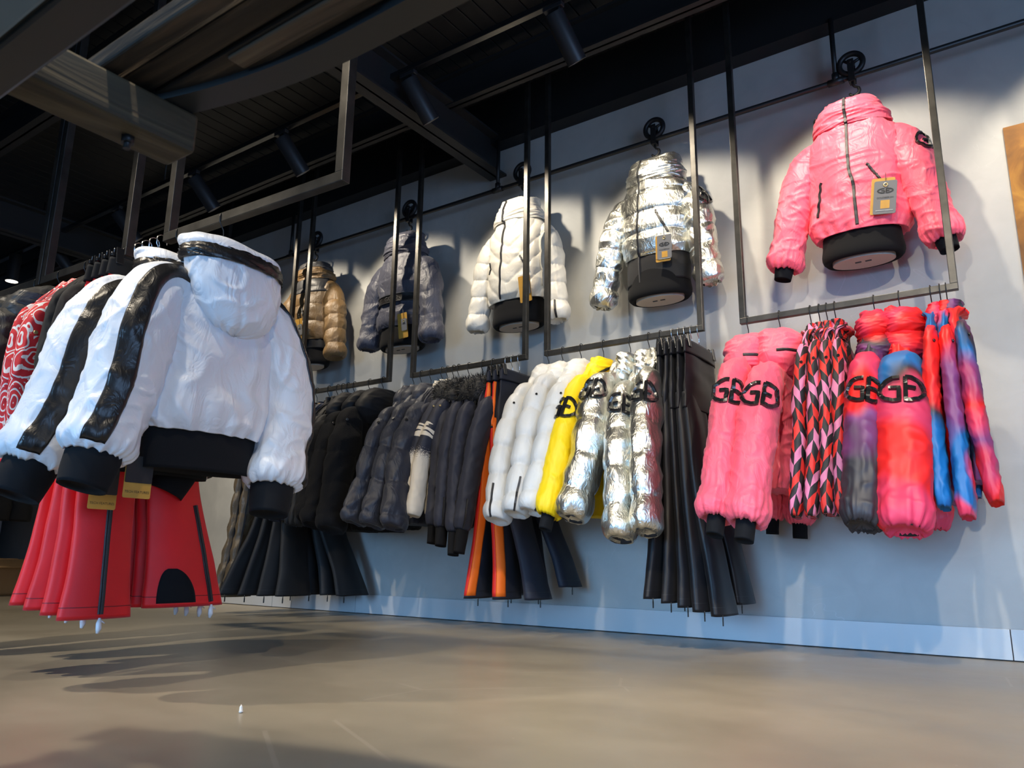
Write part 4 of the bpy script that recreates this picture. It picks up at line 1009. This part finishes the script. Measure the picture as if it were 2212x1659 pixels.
# --- white puffers
for i, k in enumerate(('wh1', 'wh2', 'wh3')):
    t, J = RJ(k, '%s of three white quilted puffer jackets on the rail' % ORD3[i], '%s white puffer' % ORD3[i], dict(
        mat=PUFFW, seed=101+i, bt=.045, ah=.2, ach=.205, zh=-.78, quilt=(5, 5.6, .020), wr=.002, r=(.076, .052), rc=.92, cuff=(.003, INNER, .9), cuffr=.85,
        collar=dict(name='hood', ctrl=[(0, 0, -.26, .12, .04), (.01, .005, -.21, .145, .06), (.0, .006, -.13, .135, .066), (0, 0, -.085, .09, .05), (0, 0, -.065, .045, .03)], disp=quilt_disp(2.5, .008, 5+i))))
    badge(J, t, .27, .06+.02*i); zip_on(J['sleeves'][0][0], t, [(.80, .03+.07*i), (.995, .03+.07*i)], .010, name='cuff_zip')
# --- yellow
t, J = RJ('yel', 'bright yellow ski jacket between the white and silver puffers', 'yellow jacket', dict(
    mat=YELLOW, seed=111, bt=.035, ah=.19, ach=.2, zh=-.83, wr=.005, vert=.006, sgather=.006, r=(.072, .046), rc=.95, cuff=(.07, KNIT, .95), cuffr=.5,
    collar=dict(name='hood', ctrl=[(0, 0, -.25, .11, .035), (.01, .005, -.19, .135, .05), (.0, .006, -.12, .125, .05), (0, 0, -.085, .09, .04)], wr=.008)))
emblem_on(J['sleeves'][0][0], t, .36, .0, .16); zip_on(J['collars'][0][0], t, [(.25+.5*q, .02+.2*q) for q in np.linspace(0, 1, 8)], .014, name='hood_zip')
# --- silver puffers
for i, k in enumerate(('si1', 'si2', 'si3')):
    t, J = RJ(k, '%s of three silver metallic puffers on the rail' % ORD3[i], '%s silver puffer' % ORD3[i], dict(
        mat=SILVER, seed=121+i, bt=.042, ah=.19, ach=.2, zh=-.62, quilt=(3.6, 4.8, .013), wr=.004, r=(.084, T[k][2]*1.2), rc=.88, cuff=(.012, INNER, .9), cuffr=.75, band=(.12, SOFTB, .95),
        collar=dict(name='collar', ctrl=[(0, 0, -.24, .11, .038), (.01, .005, -.19, .128, .055), (.0, .004, -.12, .115, .05), (0, 0, -.085, .10, .04)], disp=quilt_disp(1.4, .010, 15+i, wr=.006))))
    emblem_on(J['sleeves'][0][0], t, .27 if i else .24, (.02, .07, .05)[i], .155)
# --- navy puffers
for i, k in enumerate(('np1', 'np2', 'np3')):
    t, J = RJ(k, '%s of three dark navy padded jackets on the rail' % ORD3[i], '%s navy padded jacket' % ORD3[i], dict(
        mat=NAVYP, seed=131+i, bt=.035, ah=.2, ach=.2, zh=-.85, quilt=(4.2, 4.3, .018), wr=.004, r=(.080, .048), rc=.98, cuff=(.006, INNER, .9), cuffr=.8,
        collar=dict(name='hood', ctrl=[(0, 0, -.27, .12, .035), (.01, .005, -.2, .145, .05), (.0, .006, -.12, .13, .05), (0, 0, -.075, .08, .04)], disp=quilt_disp(2.2, .009, 25+i))))
    badge(J, t, .27, .05, .008)
# --- skyline tops
for i, k in enumerate(('gt1', 'gt2', 'gt3')):
    t, J = RJ(k, '%s of three navy tops fading to cream sleeves' % ORD3[i], '%s navy and cream top' % ORD3[i], dict(
        mat=skyline_mat(i*2.0), seed=141+i, bt=.018, ah=.17, ach=.175, zh=-.80, wr=.003, vert=.004, r=(.052, .030), rc=.85, vflip=True,
        collar=dict(name='collar', ctrl=[(0, .01, -.15, .085, .02), (0, .012, -.11, .08, .024), (0, .012, -.072, .072, .022)], wr=.004)), big=False, cat='top', name='printed_shirt', group='navy and cream tops')
    if i: badge(J, t, .19, .10, .006, BRASS)
# --- softshells with fur collars
def fur_tufts(cl, parent, n, seed, L=.022):
    rng = np.random.RandomState(seed); V = []; Fc = []
    a = rng.rand(n)*.96+.02; tt = rng.rand(n); P = cl.ev(a, tt, -.002); Q = cl.ev(a, tt, L*1.0)
    for i in range(n):
        d = Q[i]-P[i]; d = d+rng.randn(3)*.008+np.array([0, 0, -.004]); s_ = np.cross(d, rng.randn(3)); s_ /= np.linalg.norm(s_)+1e-9; b = len(V)
        V += [P[i]-s_*.0022, P[i]+s_*.0022, P[i]+d*(.6+.6*rng.rand())]; Fc.append((b, b+1, b+2))
    return tag(link('fur_pile', raw_mesh('fur_pile', V, Fc, False), FUR, parent), kind='stuff')
for i, k in enumerate(('sf1', 'sf2', 'sf3', 'sf4')):
    w = ('leftmost', 'second', 'third', 'rightmost')[i]
    t, J = RJ(k, '%s of four navy softshell jackets with black fur collars' % w, '%s fur collar softshell' % w, dict(
        mat=SOFTN, seed=151+i, bt=.03, ah=.18, ach=.19, zh=-.80, wr=.004, vert=.005, r=(.058, .036), rc=.85, cuff=(.10+.02*(i > 1), FELT, .9), cuffr=.62,
        collar=dict(name='fur_collar', ctrl=[(.0, 0, -.25, .13, .035), (.02, .005, -.215, .165, .055), (.01, .008, -.15, .165, .062), (0, 0, -.10, .13, .05), (0, 0, -.085, .07, .03)], mat=FUR, wr=.008)), big=False, cat='jacket')
    fur_tufts(J['collars'][0][0], J['collars'][0][1], 1400, 160+i)
    zip_on(J['sleeves'][0][0], t, [(.80, .14), (.99, .16)], .010, name='cuff_zip')
# --- black velour and softshell coats
for i, k in enumerate(('bl1', 'bl2', 'bl3')):
    t, J = RJ(k, '%s of three black velour padded coats with hoods' % ORD3[i], '%s black velour coat' % ORD3[i], dict(
        mat=VELVET, seed=171+i, bt=.045, ah=.2, ach=.2, zh=-.88, quilt=(4.2, 4.4, .014), wr=.004, r=(.09, .062), rc=.95, cuff=(.004, INNER, .9), cuffr=.8,
        collar=dict(name='hood', ctrl=[(0, 0, -.28, .13, .04), (.03, .005, -.2, .175, .06), (.01, .006, -.11, .15, .06), (0, 0, -.065, .09, .045)], mat=SOFTB, wr=.006)))
    badge(J, t, .22, .12, .009, CHROME)
for i, (X, mt, sd) in enumerate(((-3.457, SOFTG, 1), (-3.502, SOFTG, 2), (-3.548, SOFTB, 3))):
    w = ('rightmost', 'middle', 'leftmost')[i]
    t, J = rail_jacket('d', '%s of three plain charcoal softshell jackets behind the velour coats' % w, '%s charcoal softshell' % w, X, (.2, .02, 1.12), (.27, .03, .80), (.31, .03, .52), .03, dict(
        mat=mt, seed=181+i, bt=.018, ah=.18, ach=.19, zh=-.80, wr=.004, vert=.004, r=(.055, .026), rc=.85, collar=dict(name='collar', ctrl=[(0, .0, -.18, .11, .02), (0, .005, -.12, .105, .026), (0, .005, -.075, .09, .024)], wr=.004)), big=False)
for i, X in enumerate((-3.627, -3.738)):
    w = ('right', 'left')[i]
    t, J = rail_jacket('n', '%s of two navy sweaters with gold striped collars' % w, '%s gold striped sweater' % w, X, (.19, .01, 1.12), (.24, .02, .82), (.27, .02, .55), .03, dict(
        mat=SOFTN, seed=191+i, bt=.022, ah=.17, ach=.18, zh=-.76, wr=.004, vert=.005, r=(.052, .03), rc=.85,
        collar=[dict(name='collar', ctrl=[(0, 0, -.15, .09, .026), (0, .004, -.12, .088, .03)], wr=.002, rows=10), dict(name='gold_stripe', ctrl=[(0, .004, -.122, .089, .031), (0, .004, -.106, .087, .031)], mat=GOLD, wr=.001, rows=8),
                dict(name='collar_edge', ctrl=[(0, .004, -.108, .086, .03), (0, .004, -.095, .084, .029)], wr=.001, rows=8)]), big=False, cat='sweater', name='sweater')

# --- trousers on the wall rails
def rail_trousers(label, short, X, S, RYv=RY, RZv=RZ, rot=0.0, cat='trousers', group=None, wire=None, arm=.17):
    t = thing('trousers', label, cat, (X, RYv, RZv), ROT+rot, group)
    J = trousers(t, S); hanger('black clip hanger of the %s' % short, (X, RYv, RZv), ROT+rot, .075, clips=True, wire=wire or CHROME, arm=arm)
    return t, J
n5 = ('leftmost', 'second', 'third', 'fourth', 'rightmost')
for i, X in enumerate((-1.335, -1.305, -1.275, -1.245, -1.212)):
    t, J = rail_trousers('%s of five flared black ski trousers between silver and pink jackets' % n5[i], '%s black ski trousers' % n5[i], X, dict(
        mat=SOFTB2, seed=201+i, zw=-.092, zc=-.36, wa=.165, wn=.011, fold=.009, nw=0,
        legs=[dict(hem=(.20-.025*i, -.02+.030*i, -1.165-.015*i), w=(.12, .030)), dict(hem=(-.09-.01*i, -.01+.028*i, -1.19), w=(.11, .030))]), group='black flared trousers')
    for (cl, lo), tt in zip(J['legs'], (.12, .1)): pull(lo, cl, 1.0, tt, BLACK_G, .03)
for i, X in enumerate((-2.266, -2.228, -2.185)):
    w = ORD3[i]; lb = ('leftmost navy trousers with red and orange side stripes', 'middle navy trousers with red and orange side stripes', 'rightmost plain dark navy flared trousers under the yellow jacket')[i]
    t, J = rail_trousers(lb, '%s navy trousers' % w, X, dict(
        mat=NAVYT, seed=211+i, zw=-.092, zc=-.36, wa=.16, wn=.014, fold=.006,
        legs=[dict(hem=((.13, .10, .02)[i], (-.06, .055, .14)[i], -1.205), w=(.105, .034)), dict(hem=((-.10, -.12, -.17)[i], (-.03, .08, .2)[i], -1.20+.05*(i == 2)), w=(.10, .034))]), group='navy flared trousers')
    if i < 2:
        cl, lo = J['legs'][0]
        cl.patch('red_stripe', REDO, lo, .02, .985, .93, 1.03, .001, .002, 40, 8); cl.patch('orange_stripe', ORANGE, lo, .02, .985, 1.03, 1.17, .001, .002, 40, 8)
        J['hips'].patch('orange_panel', ORANGE, t, .03, .80, 0.0, .07, .001, .002, 24, 8); J['hips'].patch('red_panel', REDO, t, .03, .80, .95, 1.0, .001, .002, 24, 8)
    for cl, lo in J['legs']: pull(lo, cl, 1.0, .2, BLACK_G, .03)
for i, X in enumerate((-3.87, -3.835, -3.80, -3.775)):
    w = ('leftmost', 'second', 'third', 'rightmost')[i]
    t, J = rail_trousers('%s of four flared charcoal ski trousers behind the velour coats' % w, '%s charcoal ski trousers' % w, X, dict(
        mat=SOFTG, seed=221+i, zw=-.092, zc=-.38, wa=.165, wn=.012, fold=.008, legs=[dict(hem=(.30-.05*i, -.10+.075*i, -1.245), w=(.12, .036)), dict(hem=(-.06-.03*i, .03+.09*i, -1.245), w=(.12, .04))]), group='charcoal flared trousers')
    for cl, lo in J['legs']: pull(lo, cl, 1.0, .12, BLACK_G, .032)
for i, X in enumerate((-4.20, -4.12)):
    w = ('left', 'right')[i]
    t, J = rail_trousers('%s of two taupe quilted down trousers beside the charcoal trousers' % w, '%s taupe down trousers' % w, X, dict(
        mat=BROWND, seed=231+i, zw=-.092, zc=-.38, wa=.165, wn=.02, quilt=(6.5, .016), hemline=False, legs=[dict(hem=(.20, .0, -1.265), w=(.105, .048)), dict(hem=(-.12, .0, -1.265), w=(.10, .048))]), group='taupe down trousers')
    zip_on(J['legs'][0][0], t, [(q, .12) for q in np.linspace(.05, .99, 20)], .010, name='side_zip', teeth=False)

# ================================================================== FREE-STANDING RAIL
def FR(x): return (x, -2.124+(x+1.585)*(.064/1.66), FZ)
FROT = ROT+.03
W2 = dict(mat=WHITE, bt=.085, ah=.195, ach=.225, sh=.215, blouse=1.10, hemt=.85, e=.95)
def front_jacket(label, short, X, seed, cuffs, big):
    x, y, z = FR(X)
    t = thing('hooded_jacket', label, 'jacket', (x, y, z), FROT, 'white hooded jackets')
    zr = lambda w_: w_-FZ
    def bdp(S, T):
        wx = .4*gnoise(T*4, S*3, seed+9, 4)
        h = .014*crest(gnoise(T*11+wx, S*1.5+wx, seed, 11), .3)*np.clip(1.15-S, 0, 1)+.005*crest(gnoise(T*8+2.5*S+wx, S*4, seed+2, 8), .18)+.006*gnoise(T*6, S*1.2, seed+1, 6)
        return h+.010*np.exp(-S/.09)*gnoise(T*34, S*3, seed+3, 34)*1.2
    def sdp(S, T):
        wx = .5*gnoise(T*3, S*4, seed+7, 3)
        h = .0055*crest(gnoise(T*5+2.5*S+wx, S*3.2+wx, seed+4, 5), .2)+.004*crest(gnoise(T*7-3*S+wx, S*6, seed+5, 7), .16)+.004*gnoise(T*3, S*2.5, seed+8, 3)
        e = np.clip(np.minimum(T-.55, .65-T)/.02+1, 0, 1); h = h*(1-np.clip(e, 0, 1)*0)
        return h+.010*np.exp(-(1-S)/.06)*gnoise(T*26, S*3, seed+6, 26)*1.3
    S = dict(W2, seed=seed, zs=zr(1.18), zn=zr(1.26), zh=zr(.705), bdisp=bdp, sdisp=sdp, res=2.0 if big else 1.4,
        sleeves=[dict(cuff=(.325 if big else .365, cuffs[0], zr(.615 if big else .595)), elbow=(.272 if big else .29, cuffs[0]*.5, zr(.82)), sh=(.205, 0, zr(1.165)), r=(.098, .088), rc=.93),
                 dict(cuff=(-.24, .05, zr(.575)) if big else (-.13, -.06, zr(.64)), elbow=(-.285, .02, zr(.83)) if big else (-.22, -.03, zr(.86)), sh=(-.205, 0, zr(1.165)), r=(.095, .085), rc=1.0)],
        cuff=(.105, KNIT, .88), cuffr=.72, band=(.118, KNIT, .965))
    J = jacket(t, S)
    # hood hanging down the back: pouch, black stripe, rolled rim
    hc = [(-.015, .082, zr(1.010), .006, .004), (-.015, .080, zr(1.014), .035, .020), (-.02, .088, zr(1.032), .088, .050), (-.012, .092, zr(1.087), 0.131, .074), (-.004, .085, zr(1.157), 0.155, .086), (0, .075, zr(1.207), 0.162, .090), (0, .062, zr(1.247), 0.164, .088)]
    hd = stack(hc, 60, 96, .95, lambda S_, T_: .005*crest(gnoise(T_*9+.5*gnoise(T_*4, S_*3, 8, 4), S_*3.0, seed+30, 9), .2)+.004*gnoise(T_*5, S_*3, seed+31, 5)-.004*crest((T_-.205)*14, .10)-.004*crest((T_-.315)*14, .10)); hd.build('hood', WHITE, t)
    stp = stack([(0, .072, zr(1.214), 0.172, .101), (0, .066, zr(1.237), 0.176, .104), (0, .060, zr(1.260), 0.173, .101)], 14, 96, .95, lambda S_, T_: .004*ridge(gnoise(T_*22+4*S_, S_*2, seed+32, None))*np.clip(np.minimum(T_, 1-T_)/.05, 0, 1)); stp.build('hood_stripe', LEATHER, t)
    rl = stack([(0, .060, zr(1.256), 0.170, .098), (0, .055, zr(1.274), 0.172, .099), (0.01, .048, zr(1.294), 0.162, .086), (.015, .042, zr(1.302), 0.145, .068), (.015, .040, zr(1.288), 0.124, .05)], 24, 96, .95, lambda S_, T_: .007*gnoise(T_*9, S_*2, seed+33, 9)); rl.build('hood_rim', WHITE, t)
    ln = stack([(0, .02, zr(1.140), .12, .05), (0, .02, zr(1.230), .13, .06), (0, .02, zr(1.290), .09, .05), (0, .02, zr(1.305), .04, .03)], 16, 40, .9, lambda S_, T_: .003*gnoise(T_*6, S_*3, 3, 6)); ln.build('hood_lining', GREYY, t)
    # black laminated stripe over shoulder and down each sleeve
    for i, ((cl, so), t0) in enumerate(zip(J['sleeves'], (.10, .33))):
        cl.patch('sleeve_stripe', LEATHER, t, .02, .975, lambda a, q=t0: q-.015*np.sin(a*6)+.03*(1-a), lambda a, q=t0: q+.105-.02*np.sin(a*6)+.03*(1-a), .002, .004, 60, 14)
    J['body'].patch('shoulder_stripe', LEATHER, t, .80, .90, .01, .17, .004, .004, 14, 18)
    hanger('black hanger of the %s' % short, (x, y, z), FROT, .075, arm=.12)
    return t, J
t, J = front_jacket('nearest white hooded jacket with black hem band, back turned to view', 'nearest white hooded jacket', -2.115, 301, (.01,), True)
def hangtag_front(t, a, n, z, tilt=0.0):
    M = M4((a, n, z), (-1, 0, 0), (0, .0, 1)); swing_tag(t, M, tech=True)
t2, J2 = front_jacket('white hooded jacket partly hidden behind the nearest one', 'second white hooded jacket', -2.35, 311, (.0,), False)
for tt_, aa, nn, zz in ((t, .19, .0, .548), (t2, .20, .085, .520)):
    M = M4((aa, nn, zz-FZ), (-1, 0, 0), (0, 0, 1)); g = MB(); card(g, M, .082, .10, .0014, .005); G = g.build('swing_tag', GOLD, tt_)
    q = MB(); text_mb(q, 'TECH FEATURES', .0100, M @ Matrix.Translation((0, -.036, .0012))); q.build('lettering', INK, G)
    g2 = MB(); card(g2, M @ Matrix.Translation((.0, .030, .003)), .080, .075, .0014, .004); g2.build('dark_card', INK, G)

for i, X in enumerate((-2.46, -2.505, -2.55, -2.595)):
    w = ('rightmost', 'second from right', 'third from right', 'leftmost')[i]
    x, y, z = FR(X); t = thing('trousers', '%s of four flared red ski trousers with black waistbands' % w, 'trousers', (x, y, z), FROT, 'red flared trousers')
    J = trousers(t, dict(mat=RED, seed=321+i, zw=-.125, zc=-.38, wa=.165, wn=.016, fold=.006, wmat=KNIT, stitch=plain('dark_red_thread', srgb(120, 12, 18), .6),
        legs=[dict(hem=(.11+.014*i, .07-.02*i, -1.265+.012*i), w=(.11, .032)), dict(hem=(-.185, .07-.02*i, -1.242), w=(.145, .032))]))
    for li, (cl, lo) in enumerate(J['legs']):
        tz = .25 if li == 0 else .345
        zz = zip_on(cl, lo, [(a, tz-.0*a) for a in np.linspace(.63, .985, 14)], .018, name='ankle_zip'); pull(lo, cl, 1.0, tz, PLASTIC_W, name='wrapped_zip_pull', wrap=True)
        f = MB(); cl.ribbon(f, [(a, tz-.065) for a in np.linspace(.1, .98, 20)], .003, -.0005, .0008); f.build('seam_stitching', INK, lo) if False else None
        if li == 1: cl.patch('kick_patch', KNIT, lo, .865, .985, lambda a: .195-.075*np.sqrt(np.clip(1-((.975-a)/.112)**2, .02, 1))**.8, lambda a: .195+.075*np.sqrt(np.clip(1-((.975-a)/.112)**2, .02, 1))**.8, .002, .003, 20, 14)
    hanger('black clip hanger of the %s red trousers' % w, (x, y, z), FROT, .095, clips=True, wire=CHROME, arm=.17)

for i, X in enumerate((-2.665, -2.725)):
    w = ('right', 'left')[i]; x, y, z = FR(X)
    rail_jacket('k', '%s of two plain black fleece tops beside the red trousers' % w, '%s black fleece top' % w, X, (.165, .0, 1.22), (.165, .01, .86), (.165, .01, .60), .04, dict(
        mat=BLKWOOL, seed=341+i, bt=.03, ah=.18, ach=.185, zh=-.76, wr=.005, vert=.007, r=(.055, .030), rc=.85, zn=-.09, collar=dict(name='collar', ctrl=[(0, 0, -.14, .09, .03), (0, .004, -.10, .085, .034)], wr=.003, rows=10)), big=False, RYv=y, RZv=z, cat='top', name='fleece_pullover')
for i, X in enumerate((-2.86, -2.925)):
    w = ('right', 'left')[i]; x, y, z = FR(X)
    t, J = rail_jacket('p', '%s of two red and white paisley print tops' % w, '%s paisley top' % w, X, (.175, .0, 1.19), (.18, .01, .86), (.175, .02, .56), .04, dict(
        mat=PAISLEY, seed=351+i, bt=.03, ah=.18, ach=.185, zh=-.78, wr=.005, vert=.005, r=(.055, .032), rc=.9, zn=-.09, collar=dict(name='collar', ctrl=[(0, 0, -.14, .09, .03), (0, .004, -.10, .085, .034)], wr=.003, rows=10)), big=False, RYv=y, RZv=z, cat='top', name='printed_shirt')
    badge(J, t, .25, .2, .008, BRASS)
# grey down jackets on a third frame at the far left end of the row
frame('third free-standing rail frame at the left edge with charcoal jackets', (-4.1, -2.221), (-3.285, -2.19), FZ, .032)
for i, X in enumerate((-3.12, -3.30)):
    w = ('right', 'left')[i]; x, y, z = FR(X)
    rail_jacket('g', '%s of two charcoal down jackets at the left edge' % w, '%s charcoal down jacket' % w, X, (.19, .0, 1.17), (.22, .02, .84), (.24, .03, .55), .06, dict(
        mat=GREYP, seed=361+i, bt=.05, ah=.2, ach=.21, zh=-.78, quilt=(4, 5, .012), wr=.006, r=(.085, .065), rc=.9, zn=-.09,
        collar=dict(name='hood', ctrl=[(0, 0, -.26, .13, .05), (.02, .005, -.19, .165, .075), (.0, .006, -.11, .145, .07), (0, 0, -.075, .09, .05)], wr=.01)), RYv=y, RZv=z)

# ================================================================== OVERHEAD TIMBER TABLE NEAR THE CAMERA
t = thing('timber_table', 'weathered timber and steel table top looming at the upper left', 'table', (0, 0, 0))
TZ = 1.10
def bowed_rim(x1, x0, xs, y, Rr, n=14):
    P = [(x1, y), ((x1+xs)/2, y)]
    for k in range(n+1): x = xs+(x0-xs)*k/n; P.append((x, y-(x-xs)**2/(2*Rr)))
    return P
rim = bowed_rim(.75, -1.30, -.78, -2.795, 1.35); mb = MB(); V = []
for i, (x, y) in enumerate(rim):
    p = Vector((x, y)); a = Vector(rim[max(0, i-1)]); b = Vector(rim[min(len(rim)-1, i+1)]); d = (b-a).normalized(); nrm = Vector((-d.y, d.x)); q = p+nrm*.05*(1 if nrm.y < 0 else -1)
    V += [(p.x, p.y, TZ), (p.x, p.y, TZ+.05), (q.x, q.y, TZ+.05), (q.x, q.y, TZ)]
Fc = [(i*4+k, i*4+(k+1) % 4, (i+1)*4+(k+1) % 4, (i+1)*4+k) for i in range(len(rim)-1) for k in range(4)]
mb.add(V, Fc+[(0, 1, 2, 3), tuple(len(V)-4+k for k in range(4))]); mb.build('steel_rim', plain('dark_painted_rim', (.024, .026, .028), .45), t)
for y0, y1, x0, zz in ((-2.905, -2.850, -1.20, 0), (-2.957, -2.909, -1.24, .004), (-3.002, -2.970, -1.24, -.004)):
    MB().box2((x0, y0, TZ+.012+zz), (.74, y1, TZ+.045+zz), .004).build('plank', OLDWOOD, t)
MB().box2((-.98, -2.900, TZ+.006), (-.70, -2.868, TZ+.013), .003).build('plank_patch', wood_mat('pale_oak', (.05, .035, .022), (.12, .085, .055), (.2, .15, .095)), t)
bm_ = MB().box2((-1.235, -3.12, TZ-.073), (-1.150, -2.835, TZ-.001), .006).build('cross_beam', BEAMWOOD, t)
MB().tube([(-1.195, -2.93, TZ-.085), (-1.195, -2.93, TZ-.07)], .011, 6).tube([(-1.195, -2.93, TZ-.095), (-1.195, -2.93, TZ-.07)], .006, 8).build('bolt', IRON, bm_)
MB().box2((-1.6, -3.172, 1.0), (.74, -3.113, 1.07), .006).build('steel_bar', plain('dark_steel_bar', (.03, .031, .033), .45), t)
MB().box2((-1.6, -3.36, 1.0), (.74, -3.175, 1.03), .006).build('blue_grey_board', plain('blue_grey_base', (.16, .24, .29), .5), t)  # board has one even blue-grey base colour
for y in (-3.22, -2.86): MB().box2((.62, y-.03, 0), (.68, y+.03, TZ+.012), .004).build('leg', BEAM, t)
MB().box2((.63, -3.20, .2), (.67, -2.88, .25), .004).build('stretcher', BEAM, t)

# ================================================================== FAR LEFT BACKGROUND
t = thing('cardboard_box', 'open cardboard box on the floor at the far left', 'box', (-7.25, -.62, 0), .15)
MB().box2((-.3, -.22, 0), (.3, .22, .012)).box2((-.3, -.22, 0), (-.292, .22, .26)).box2((.292, -.22, 0), (.3, .22, .26)).box2((-.3, -.22, 0), (.3, -.212, .26)).box2((-.3, .212, 0), (.3, .22, .26)).build('carton', CARD, t)
MB().box((.36, 0, .25), (.14, .42, .006), rotm('Y', 25)).build('flap', CARD, t); MB().box((0, -.29, .24), (.58, .15, .006), rotm('X', 20)).build('flap', CARD, t)
t = thing('storage_bench', 'low pale bench under the far wall display', 'bench', (-7.95, -.75, 0), 0)
MB().box2((-.25, -.5, .24), (.25, .5, .28), .004).build('top', CARD, t)
for sx in (-.22, .22):
    for sy_ in (-.46, .46): MB().box2((sx-.02, sy_-.02, 0), (sx+.02, sy_+.02, .242)).build('leg', BEAM, t)
t = thing('printed_carton', 'flat red printed carton standing on the bench at far left', 'box', (-7.85, -.95, .281), .05)
MB().box2((-.15, -.18, 0), (.15, .18, .17), .003).build('carton', REDBOX, t)
MB().box2((.1505, -.02, .10), (.152, .14, .112)).box2((.1505, .04, .118), (.152, .14, .124)).box2((.1505, .10, .04), (.152, .14, .075)).build('white_print', INKW, t)
# panel with small hanging goods
t = thing('slatwall_stand', 'pale back panel of the far accessories display', 'display stand', (-8.55, -.9, 0), 0)
MB().box2((-.02, -.85, 0), (.02, .8, 2.2), .004).build('back_board', plain('pale_panel', (.5, .52, .55), .5), t)
for z in (.66, .98, 1.3): MB().tube([(.05, -.8, z), (.05, .75, z)], .006, 8).build('rod', CHROME, t)
rng = random.Random(5)
hues = [((.02, .02, .022), 'black'), (srgb(70, 60, 40), 'olive'), ((.03, .03, .035), 'dark grey'), (srgb(80, 40, 110), 'purple'), (srgb(200, 170, 60), 'yellow'), (srgb(90, 170, 40), 'green')]
for i in range(6):
    c, nm = hues[i]; t = thing('accessory_pouch', '%s pouch hanging on the far accessories panel' % nm, 'pouch', (-8.47, -1.45+i*.22, .655), 0, 'pouches on the far panel')
    stack([(0, 0, -.24, .02, .07), (0, 0, -.22, .035, .085), (0, 0, -.08, .03, .085), (0, 0, -.01, .012, .08)], 16, 28, .8, lambda S_, T_: .004*gnoise(T_*6, S_*3, 7, 6)).build('pouch', plain('pouch_'+nm.replace(' ', '_'), c, .5), t)
    MB().box2((-.004, -.03, -.012), (.004, .03, .03)).build('header_card', GREYC, t)
for i in range(4):
    w = n5[i] if i < 3 else 'rightmost'
    t = thing('trousers', '%s of four dark down trousers hanging in the far background' % w, 'trousers', (-6.9, -1.55+i*.42, 1.362), 0, 'far dark down trousers')
    for s_ in (-1, 1):
        stack([(0, s_*.03, -.05, .05, .08), (0, s_*.06, -.4, .055, .09), (0, s_*.08, -.72-.03*i, .05, .085)], 40, 32, .9, quilt_disp(5, .014, 400+i)).build('leg', GREYP if i % 2 else SOFTG, t)
    stack([(0, 0, -.30, .055, .16), (0, 0, -.10, .05, .15), (0, 0, -.03, .03, .15)], 16, 40, .85).build('seat', GREYP if i % 2 else SOFTG, t)
t = frame('far rail frame in the background with dark down trousers', (-6.9, -1.8), (-6.9, .0), RZ)
t = thing('paper_scrap', 'tiny white scrap lying on the open floor', 'litter', (-1.555, -2.339, 0))
stack([(0, 0, .0005, .003, .004), (0, 0, .003, .0045, .005), (.001, 0, .006, .002, .003)], 6, 10, .8).build('scrap', INKW, t)
